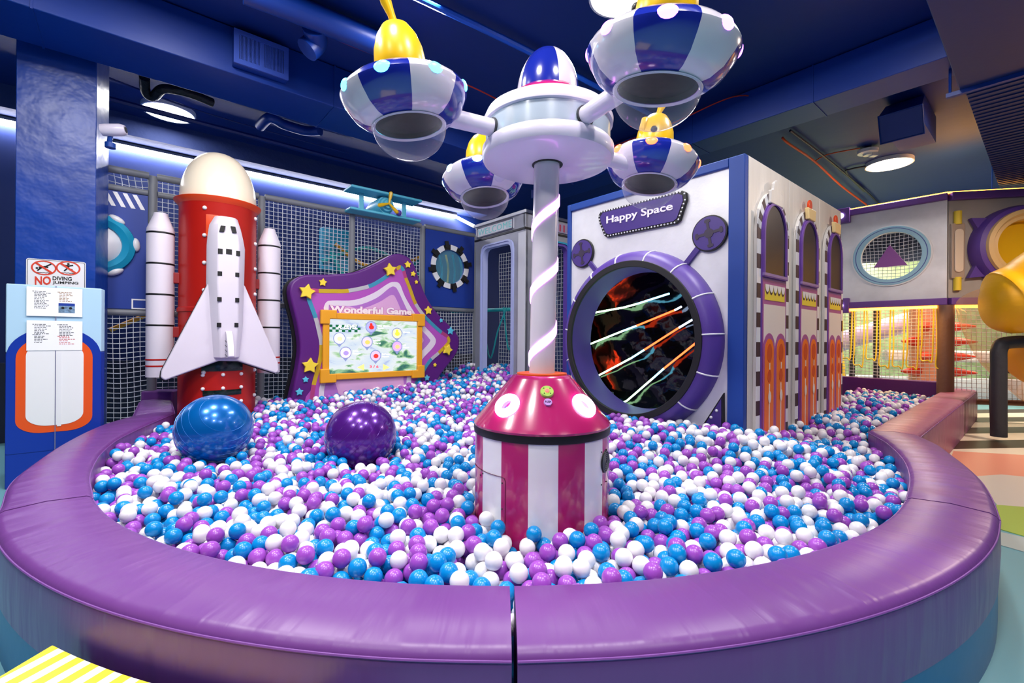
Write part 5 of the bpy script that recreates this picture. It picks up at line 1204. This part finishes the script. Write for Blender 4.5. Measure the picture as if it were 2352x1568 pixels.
for r in (.012, .022, .032, .042, .052):
    bm = bmesh.new(); tube(bm, [Mv @ Vector((r * math.cos(2 * PI * k / 32), r * math.sin(2 * PI * k / 32), .006)) for k in range(32)], .0016, 5, closed=True); obj('guard_ring', bm, M_grey, vn)
# cone
zc = drum_top + .02; ct = 1.155; rt2 = .165
bm = bmesh.new(); lathe(bm, [(RR + .004, zc - .004), (RR + .008, zc + .01), (RR - .005, zc + .03), (rt2 + .012, ct - .02), (rt2, ct - .006), (rt2 - .02, ct), (0, ct)], TM, 96); cone = obj('cone_hood', bm, M_mag, t)
bm = bmesh.new(); lathe(bm, [(.142, ct), (.142, ct + .008), (.07, ct + .008)], TM, 64); obj('orange_ring', bm, M_orange, cone)
sl = math.atan2(ct - zc - .05, RR - rt2 - .02)
def coneM(an, f, off=0):  # frame on the cone: x sideways, y up the slope, z out
    a_ = R(an); r_ = RR + (rt2 - RR) * f; z_ = zc + .02 + (ct - zc - .03) * f
    out = Vector((math.sin(a_), -math.cos(a_), 0)); slope = (out * -(RR - rt2) + Vector((0, 0, ct - zc - .05))).normalized(); side = Vector((math.cos(a_), math.sin(a_), 0))
    nrm = side.cross(slope); m_ = Matrix.Identity(4); m_.col[0][:3] = side; m_.col[1][:3] = slope; m_.col[2][:3] = nrm; m_.col[3][:3] = RIDE + out * r_ + Vector((0, 0, z_)) + nrm * off; return m_
M_glow = mat('eye_led', (255, 235, 255), .3, em=8, emcol=(255, 225, 255))
for an in (-42, 46):
    M_ = coneM(an, .42)
    bm = bmesh.new(); lathe(bm, [(.033, -.03), (.034, .024), (.042, .03), (.062, .026), (.070, .012), (.072, -.03)], M_, 48); ey = obj('ring_light', bm, M_glow, cone)
    bm = bmesh.new(); lathe(bm, [(0, .002), (.033, .004)], M_, 24); obj('lens', bm, mat('eye_dark', (70, 40, 130), .2), ey)
M_ = coneM(3, .72)
bm = bmesh.new(); lathe(bm, [(0, .016), (.033, .016), (.035, .012), (.035, -.02)], M_, 32); bt_ = obj('button_plate', bm, mat('lime', (170, 210, 90), .4), cone)
bm = bmesh.new(); lathe(bm, [(0, .024), (.010, .022), (.012, .016)], M_, 20); obj('push_button', bm, mat('button_red', (240, 80, 80), .3, em=1.2, emcol=(255, 120, 110)), bt_)
for k in range(4):
    bm = bmesh.new(); ball(bm, M_ @ Vector((.023 * math.cos(R(45 + 90 * k)), .023 * math.sin(R(45 + 90 * k)), .017)), .003, 8, 6); obj('screw', bm, M_dgrey, bt_)
M_ = coneM(3, .52)
bm = bmesh.new(); lathe(bm, [(0, .012), (.021, .012), (.022, -.01)], M_, 32); pu = obj('push_label', bm, mat('label_lilac', (196, 150, 226), .4), cone)
class F2:
    def __init__(s, M): s.m = M
    def P(s, a, h, n=0): return s.m @ Vector((a, h, n))
text('PUSH', F2(M_), (-.016, -.006), (.016, -.006), (-.016, .007), .0125, .001, mat('push_ink', (60, 30, 90), .5), pu, px=False, bold=.02)
# pole with a spiral of light
prad = .073; ptop = 2.36
SHR = Matrix.Identity(4); SHR[0][2] = .017; TL = Matrix.Translation(RIDE + Vector((-.017 * ct, 0, 0))) @ SHR
bm = bmesh.new(); lathe(bm, [(prad, ct), (prad, ptop)], TL, 48); pole = obj('pole', bm, mat('pole_white', (224, 216, 226), .25, coat=.4), t)
bm = bmesh.new(); pts = []; rows = []
a_start = -60
Nn = 240; pitch = .362; z_s, z_e = ct + .0, 2.2
for k in range(Nn + 1):
    z = z_s + (z_e - z_s) * k / Nn; ang = (z - 1.335) / pitch * 360 * -1; a_ = R(-ang)
    rows.append([bm.verts.new(RIDE + Vector((.017 * (z - ct) + rr_ * math.sin(a_), -rr_ * math.cos(a_), min(max(z + dz, ct), ptop)))) for rr_, dz in ((prad - .001, -.030), (prad + .006, -.026), (prad + .006, .026), (prad - .001, .030))])
for k in range(Nn):
    for q in range(3): bm.faces.new([rows[k][q], rows[k][q + 1], rows[k + 1][q + 1], rows[k + 1][q]])
obj('spiral_light', bm, mat('spiral_led', (255, 200, 255), .3, em=8, emcol=(232, 130, 255)), pole)
# head
RH = RIDE + Vector((.023, 0, 0)); THD = Matrix.Translation(RH)
zb = E + .99
bm = bmesh.new(); lathe(bm, [(prad + .015, zb), (.34, zb), (.362, zb + .01), (.372, zb + .03), (.372, zb + .075), (.362, zb + .09)], THD, 96); hd = obj('head_lower', bm, M_lilac, t)
bm = bmesh.new(); lathe(bm, [(.352, zb + .085), (.352, zb + .205)], THD, 96); obj('head_band', bm, M_steel, t, label='grey band of the ride head')
bm = bmesh.new(); lathe(bm, [(.352, zb + .20), (.365, zb + .205), (.368, zb + .23), (.35, zb + .27), (.31, zb + .295), (.22, zb + .31)], THD, 96); obj('head_upper', bm, M_lilac, t)
bm = bmesh.new(); lathe(bm, [(.27, zb + .30), (.255, zb + .33), (.20, zb + .375), (.17, zb + .385)], THD, 96); obj('magenta_collar', bm, M_mag, t)
bm = bmesh.new(); dm = [(.178 * math.cos(PI / 2 * k / 18) if k < 18 else 0, zb + .375 + .285 * math.sin(PI / 2 * k / 18) ** 1.0) for k in range(19)]
lathe(bm, dm, THD, 96, mi=lambda k, i: 0 if ((math.degrees((i + .5) * 2 * PI / 96) + 30) % 120) < 75 else 1); obj('head_dome', bm, [M_navy, M_pod], t)
bm = bmesh.new(); lathe(bm, [(prad + .001, zb - .004), (prad + .014, zb - .004), (prad + .014, zb + .02)], THD, 48); obj('pole_gap', bm, M_black, t)
# saucers
M_bowl = clear('clear_bowl', (235, 235, 245), .03)
angs = [209.5, -62, 30, 119.5]; OFF = [20, 14, 8, 22]
ledc = [(60, 220, 255), (190, 90, 255), (255, 70, 30), (150, 205, 255)]
names = ['left cyan lit saucer', 'largest violet lit saucer at top right', 'red lit saucer behind on the right', 'small pale blue lit saucer behind on the left']
for i, an in enumerate(angs):
    d_ = Vector((math.cos(R(an)), math.sin(R(an)), 0)); c_ = RH + d_ * (.82, .85, .83, .83)[i] + Vector((0, 0, E + 1.125))
    bm = bmesh.new(); tube(bm, [RH + d_ * .33 + Vector((0, 0, E + 1.12)), c_ - d_ * .2 + Vector((0, 0, -.01))], .045, 20); arm = obj('arm', bm, M_lilac, t)
    bm = bmesh.new(); tube(bm, [RH + d_ * .345 + Vector((0, 0, E + 1.12)), RH + d_ * .36 + Vector((0, 0, E + 1.12))], .052, 20); obj('arm_seal', bm, M_dgrey, arm)
    ax = d_.cross(Vector((0, 0, 1))); M_ = Matrix.Translation(c_) @ Matrix.Rotation(R(-9), 4, ax) @ Matrix.Rotation(R(an + 12 + OFF[i]), 4, 'Z')
    pr = [(.168, -.105), (.205, -.095), (.25, -.062), (.283, -.012), (.298, .022), (.299, .034), (.286, .056), (.255, .082), (.20, .108), (.14, .125), (.10, .13)]
    bm = bmesh.new(); lathe(bm, pr, M_, 96, mi=lambda k, j: 0 if (j // 12) % 2 == 0 else 1); sa = obj('saucer', bm, [M_navy, M_pod], t, label=names[i])
    bm = bmesh.new(); lathe(bm, [(.170, -.098), (.178, -.108), (.172, -.114), (.160, -.106)], M_, 64); obj('bowl_rim', bm, M_lilac, sa)
    bm = bmesh.new(); lathe(bm, [(.176 * math.cos(PI / 2 * k / 16) if k < 16 else 0, -.108 - .155 * math.sin(PI / 2 * k / 16)) for k in range(17)], M_, 64); obj('clear_bowl', bm, M_bowl, sa)
    bm = bmesh.new(); lathe(bm, [(.160, -.103), (.145, -.085), (0, -.085)], M_, 48); obj('bowl_grille', bm, mat('speaker_cloth', (30, 25, 24), .7, vary=.5, vscale=30), sa)
    for k in range(8):
        a_ = R(22.5 + 45 * k); p_ = M_ @ Vector((.290 * math.cos(a_), .290 * math.sin(a_), .035)); bm = bmesh.new()
        ball(bm, p_, .026, 14, 10, (.6, 1.5, .95), M_.to_3x3().to_4x4() @ Matrix.Rotation(a_, 4, 'Z')); obj('rim_light', bm, mat('pod_led%d' % i, ledc[i], .3, em=6, emcol=tuple(int(v * .9 + 255 * .1) for v in ledc[i])), sa)
    # yellow rider figure
    M2 = M_ @ Matrix.Translation((0, 0, .11)) @ Matrix.Rotation(R(-20), 4, 'Z')
    bm = bmesh.new(); lathe(bm, [(.105, .0), (.118, .03), (.122, .08), (.115, .14), (.095, .20), (.065, .245), (.03, .265), (0, .27)], M2, 40)
    fg = obj('rider_figure', bm, M_yel, sa)
    bm = bmesh.new(); tube(bm, [M2 @ Vector(p) for p in ((.0, 0, .25), (.012, 0, .30), (.03, 0, .35), (.04, 0, .40), (.042, 0, .425))], .02, 12, radii=[.018, .018, .026, .026, .012]); obj('rider_crest', bm, M_yel, sa)
    bm = bmesh.new(); tube(bm, [M2 @ Vector(p) for p in ((-.10, 0, .08), (-.115, 0, .13), (-.108, 0, .19), (-.09, 0, .21))], .02, 10, radii=[.02, .026, .022, .008]); obj('rider_ear', bm, M_yel, sa)
    bm = bmesh.new(); ball(bm, M2 @ Vector((-.09, -.075, .10)), .022, 12, 8); obj('rider_eye', bm, M_black, sa)

# ------------------------------------------------------------------ right: oval window wall
PRt = Vector((7.27, 7.6, 0)); OV = Fr((PRt + B * 1.52)[:2], -B); ow = 1.52; PT, PBm = 3.72, 2.08
t = thing('oval_window_wall', 'raised silver wall with pale blue oval window and purple triangle', 'wall panel', tuple(OV.P(ow / 2, 0, 0)))
oc = OV.uv(2049, 587, .0); rx = (OV.uv(2118, 590)[0] - OV.uv(1978, 590)[0]) / 2; oc = ((OV.uv(2118, 590)[0] + OV.uv(1978, 590)[0]) / 2, oc[1]); ry = (OV.uv(2049, 533)[1] - OV.uv(2049, 641)[1]) / 2
bm = bmesh.new(); plate_hole(bm, OV, (0, ow - .01, PBm, PT), ell(oc, rx, ry), oc, -.06, 0, 64); obj('silver_board', bm, M_silver, t, bevel=.004)
bm = bmesh.new(); ringprism(bm, circ(oc, rx * 1.28, 72, ry * 1.25), circ(oc, rx, 72, ry), OV, 0, .04); ov_ = obj('oval_frame', bm, mat('oval_blue', (160, 208, 232), .4), t, bevel=.01)
bm = bmesh.new(); ringprism(bm, circ(oc, rx * 1.33, 72, ry * 1.30), circ(oc, rx * 1.28, 72, ry * 1.25), OV, 0, .03); obj('oval_edge', bm, M_white, ov_)
bm = bmesh.new(); ringprism(bm, circ(oc, rx * 1.19, 72, ry * 1.17), circ(oc, rx * 1.16, 72, ry * 1.145), OV, .04, .042); obj('oval_line', bm, mat('line_blue', (70, 90, 170), .4), ov_)
bm = bmesh.new(); prism(bm, [OV.uv(2006, 615), OV.uv(2084, 608), OV.uv(2043, 562)], OV, -.03, -.01); obj('purple_triangle', bm, mat('triangle_purple', (150, 78, 168), .45), t)
bm = bmesh.new(); net(bm, OV, oc[0] - rx, oc[0] + rx, oc[1] - ry, oc[1] + ry, .06, .005, n=-.045); obj('window_net', bm, M_net, t)
for h0_, h1_ in ((PT, PT + .11), (PBm - .12, PBm)):
    bm = bmesh.new(); fbox(bm, OV, .16, ow, h0_, h1_, -.06, .06); obj('purple_beam', bm, mat('beam_purple', (116, 72, 158), .42), t, bevel=.015)
for hc in (PT + .0, PBm - .07):
    bm = bmesh.new(); fbox(bm, OV, -.08, .18, hc - .13, hc + .15, -.06, .09); bb_ = obj('corner_block', bm, MATS['beam_purple'], t, bevel=.012)
    bm = bmesh.new(); prism(bm, circ((.04, hc + .01), .05, 24), OV, .09, .10); obj('round_lamp', bm, mat('small_lamp', (235, 245, 255), .4, em=14, emcol=(235, 245, 255)), bb_)
M_yels = mat('slide_yellow', (250, 186, 10), .42, bump=.15, bscale=3, bstretch=(1, 1, 6))
M_warm = mat('warm_led', (255, 190, 70), .3, em=14, emcol=(255, 160, 45))
bm = bmesh.new(); fbox(bm, OV, .18, ow, PBm - .165, PBm - .125, -.03, .04); obj('warm_strip', bm, M_warm, t)
bm = bmesh.new(); fbox(bm, OV, .18, ow, PT + .112, PT + .135, -.05, .0); obj('warm_strip', bm, M_warm, t)
# second panel
O2 = Fr(PRt[:2], Vector((1, -.22, 0))); 
t = thing('slide_wall', 'raised grey wall panel holding the purple and yellow slide mouth', 'wall panel', tuple(O2.P(.6, 0, 0)))
bm = bmesh.new(); fbox(bm, O2, .012, 2.6, PBm, PT - .02, -.06, 0); obj('grey_board', bm, mat('slide_wall_grey', (172, 166, 160), .45, vary=.1), t, bevel=.004)
for h0_, h1_ in ((PT - .02, PT + .11), (PBm - .12, PBm)):
    bm = bmesh.new(); fbox(bm, O2, .02, 1.9, h0_, h1_, -.06, .07); obj('purple_beam', bm, MATS['beam_purple'], t, bevel=.015)
bm = bmesh.new(); fbox(bm, O2, .02, 1.7, PT + .112, PT + .135, -.05, .0); obj('warm_strip', bm, M_warm, t)
bm = bmesh.new(); fbox(bm, O2, .02, .6, PBm - .165, PBm - .125, -.03, .04); obj('warm_strip', bm, M_warm, t)
(sa_, ha_), (sb_, hb_) = O2.uv(2176, 640), O2.uv(2212, 513)
bm = bmesh.new(); prism(bm, rrect(sa_ + .03, sb_, ha_, hb_, .02), O2, .0, .05); pb_ = obj('bar_plate', bm, mat('bar_tan', (176, 156, 140), .4), t, bevel=.01)
cm = (sa_ + .03 + sb_) / 2
bm = bmesh.new(); prism(bm, rrect(cm - .06, cm + .06, ha_ + .1, hb_ - .1, .055), O2, .05, .075); obj('pale_inset', bm, mat('inset_cream', (232, 214, 192), .4), pb_, bevel=.008)
bm = bmesh.new(); tube(bm, [O2.P(cm, ha_ - .2, .03), O2.P(cm, ha_ + .02, .03)], .05, 16); tube(bm, [O2.P(cm, hb_ - .02, .03), O2.P(cm, hb_ + .2, .03)], .05, 16); obj('yellow_bar', bm, M_yelf, pb_)
# slide mouth
mc = O2.uv(2345, 566, .1); rr_ = mc[0] - O2.uv(2232, 566, .1)[0]
t2 = thing('slide_mouth', 'purple collared round slide mouth with yellow inside at right edge', 'slide', tuple(O2.P(mc[0], mc[1] - rr_, .1)))
Mm = O2.M(*mc)
bm = bmesh.new(); lathe(bm, [(rr_, .002), (rr_, .12), (rr_ * .95, .22), (rr_ * .84, .25)], Mm, 64); obj('purple_collar', bm, M_purp, t2)
bm = bmesh.new(); lathe(bm, [(rr_ * .86, .23), (rr_ * .85, .30), (rr_ * .76, .31), (rr_ * .70, .25), (rr_ * .63, .26), (rr_ * .60, .20)], Mm, 64); obj('beige_ring', bm, mat('beige_ring', (226, 190, 130), .4), t2)
bm = bmesh.new(); lathe(bm, [(rr_ * .62, .22), (rr_ * .60, .05), (0, .04)], Mm, 48); obj('yellow_lining', bm, M_yel, t2)
for an in (145, 215):
    bm = bmesh.new(); M_ = Mm @ Matrix.Rotation(R(an), 4, 'Z')
    vs = [(rr_ * .97, -.12), (rr_ * 1.28, 0), (rr_ * .97, .12)]
    if an == 145: vs = [(rr_ * .97, -.14), (rr_ * 1.25, -.02), (rr_ * .97, .08)]
    a1_ = [bm.verts.new(M_ @ Vector((x, y, .10))) for x, y in vs]; b1_ = [bm.verts.new(M_ @ Vector((x, y, .02))) for x, y in vs]; bm.faces.new(a1_); bm.faces.new(b1_[::-1])
    for q in range(3): bm.faces.new([a1_[q - 1], a1_[q], b1_[q], b1_[q - 1]])
    obj('fin', bm, M_purp, t2)
# yellow spiral slide tube in front
def sp3(px, py, y): tx, tz = ray(px, py); return Vector((tx * y, y, E + tz * y))
t3 = thing('yellow_slide', 'yellow tube slide with a clear section curling past the right edge', 'slide', tuple(sp3(2330, 900, 6.2)))
bm = bmesh.new(); pts = smoothpath([sp3(2600, 560, 5.6), sp3(2450, 620, 5.9), sp3(2370, 670, 6.1), sp3(2320, 692, 6.2), sp3(2290, 700, 6.25), sp3(2262, 703, 6.3)], 5); n_ = len(pts)
tube(bm, pts, .40, 32, radii=[.45 if k < 15 else .45 * math.sqrt(max(.01, 1 - ((k - 14) / (n_ - 14.5)) ** 2)) for k in range(n_)]); obj('yellow_tube', bm, M_yels, t3)
bm = bmesh.new(); tube(bm, smoothpath([sp3(2300, 690, 6.9), sp3(2310, 730, 6.8), sp3(2350, 800, 6.7), sp3(2430, 870, 6.6)], 6), .50, 32); obj('clear_tube', bm, clear('amber_clear', (255, 200, 130), .16), t3)
bm = bmesh.new(); tube(bm, smoothpath([sp3(2360, 790, 6.7), sp3(2375, 830, 6.6), sp3(2440, 860, 6.5)], 6), .30, 24); obj('lower_tube', bm, M_yels, t3)
# dark padded bent pipe on the right
bm = bmesh.new(); tube(bm, smoothpath([sp3(2294, 1002, 6.2), sp3(2294, 850, 6.2), sp3(2296, 800, 6.2), sp3(2320, 786, 6.2), sp3(2420, 784, 6.3)], 5), .085, 14); obj('padded_pipe', bm, M_dgrey, label='dark padded bent pipe standing on the striped floor', cat='pipe')
bm = bmesh.new(); tube(bm, smoothpath([sp3(2287, 975, 7.0), sp3(2285, 870, 7.0), sp3(2300, 850, 7.0), sp3(2325, 848, 7.0)], 5), .065, 12); obj('padded_pipe', bm, M_dgrey, label='smaller dark padded pipe just behind the bent pipe', cat='pipe')
# recess under the oval wall: post, net, low wall, ropes
bm = bmesh.new(); c_ = OV.P(ow - .02, 0, 0); tube(bm, [c_, c_ + Vector((0, 0, PBm - .12))], .11, 16); obj('padded_post', bm, mat('brown_post', (120, 88, 72), .5, bump=.3), label='brown padded post under the joint of the two raised walls', cat='post')
t = thing('low_net_wall', 'white net on low purple padded wall under the oval window', 'net wall', tuple(OV.P(.7, 0, -.2)))
NB2 = Fr(OV.P(0, 0, -.25)[:2], OV.S)
bm = bmesh.new(); fbox(bm, NB2, -.25, ow - .12, 0, .66, -.08, .1); obj('low_wall', bm, M_dpurp, t, bevel=.02)
bm = bmesh.new(); net(bm, NB2, -.2, ow, .66, PBm - .14, .06, .005); obj('netting', bm, M_net, t)
for s in (.12, .5):
    padpost(t, NB2, s, .6, PBm - .12, .05, M_dgrey, n=-.15)
rp_ = random.Random(2)
for k in range(8):
    s = .06 + k * .19; w_ = .09; dp = .45 + .35 * (k % 3) * .5 if k % 3 else 1.0
    zb_ = PBm - 1.05 - .12 * (k % 2) - (.12 if k == 4 else 0)
    pts = [OV.P(s, PBm - .12, .02), OV.P(s + .01, zb_ + .35, .04), OV.P(s + .0, zb_ + .02, .06), OV.P(s + w_, zb_, .08), OV.P(s + w_ * 1.6, zb_ + .04, .06), OV.P(s + w_ * 1.7, PBm - .12, .02)]
    strap('%s yellow rope loop from the silver wall, hanging from the warm lit beam' % ('first', 'second', 'third', 'fourth', 'fifth', 'sixth', 'seventh', 'eighth')[k], 'rope', pts, .011, M_yelf, 'hanging_rope')
for o in COL.objects:
    if o.name.startswith('hanging_rope') and 'yellow rope' in o.get('label', ''): o['group'] = 'yellow ropes under the oval window'
# right net beyond the bench
NR = Fr(O2.P(0, 0, -.3)[:2], O2.S)
t = thing('net_fence', 'white netting with orange climbing tower behind, right of the brown post', 'fence', tuple(NR.P(.8, 0, 0)))
bm = bmesh.new(); net(bm, NR, .1, 2.4, .35, PBm - .12, .07, .006); obj('netting', bm, M_net, t)
padrail(t, NR, .1, 2.4, .33, .05, mat('rail_brown', (110, 70, 50), .5))
# climbing tower with red cones
tw = Vector((8.5, 9.3, 0)); t = thing('climbing_tower', 'translucent orange climbing column with red cone holds behind the netting', 'climbing tower', tuple(tw))
bm = bmesh.new(); lathe(bm, [(.30, .0), (.30, 2.4), (0, 2.4)], Matrix.Translation(tw), 32); obj('column', bm, mat('tower_orange', (246, 170, 130), .4), t)
for k in range(4):
    for s in (-1, 1):
        z = .75 + k * .30 + (0 if s < 0 else .0); an = R(250 + s * 55 + (25 if k % 2 else 0)); d_ = Vector((math.cos(an), math.sin(an), 0)); p_ = tw + d_ * .30 + Vector((0, 0, z))
        bm = bmesh.new(); tube(bm, [p_, p_ + d_ * .16, p_ + d_ * .42], .08, 12, radii=[.1, .085, .015]); obj('cone_hold', bm, mat('hold_red', (214, 52, 20), .4), t)
        an = R(250); 
for s in (-1, 0, 1): pass
# things seen through the recess
bm = bmesh.new(); tube(bm, smoothpath([(7.2, 11.2, 1.0), (8.2, 10.6, 1.5), (9.2, 10.0, 1.9)], 6), .22, 16); obj('lilac_slide', bm, mat('slide_lilac', (206, 190, 232), .4), label='pale lilac slide rising behind the netting under the oval window', cat='slide')
bm = bmesh.new(); fbox(bm, Fr((6.4, 12.2), (1, -.35)), 0, 5.5, .0, .5, 0, .3); obj('low_wall', bm, mat('white_wall', (224, 226, 236), .5), label='white low barrier far behind the netting on the right', cat='barrier', bevel=.03)
bm = bmesh.new(); fbox(bm, Fr((5.6, 13.5), (1, -.35)), 0, 8.5, .0, 3.4, 0, .2); obj('hedge_wall', bm, mat('green_wall', (150, 176, 130), .7, vary=.35, vscale=6), label='pale green patterned wall far behind the nets', cat='wall')
bm = bmesh.new(); tube(bm, [(6.9, 9.9, .2), (6.95, 9.9, 1.95)], .3, 14, radii=[.35, .12]); obj('yellow_cone', bm, M_yelf, label='pale yellow foam cone behind the netting beside the silver wall', cat='foam cone')
bm = bmesh.new(); fbox(bm, Fr((8.6, 10.6), (1, -.35)), 0, 4, .9, 1.15, 0, .3); obj('white_slide', bm, M_white, label='white curved slide edge behind the right netting', cat='slide', bevel=.06)
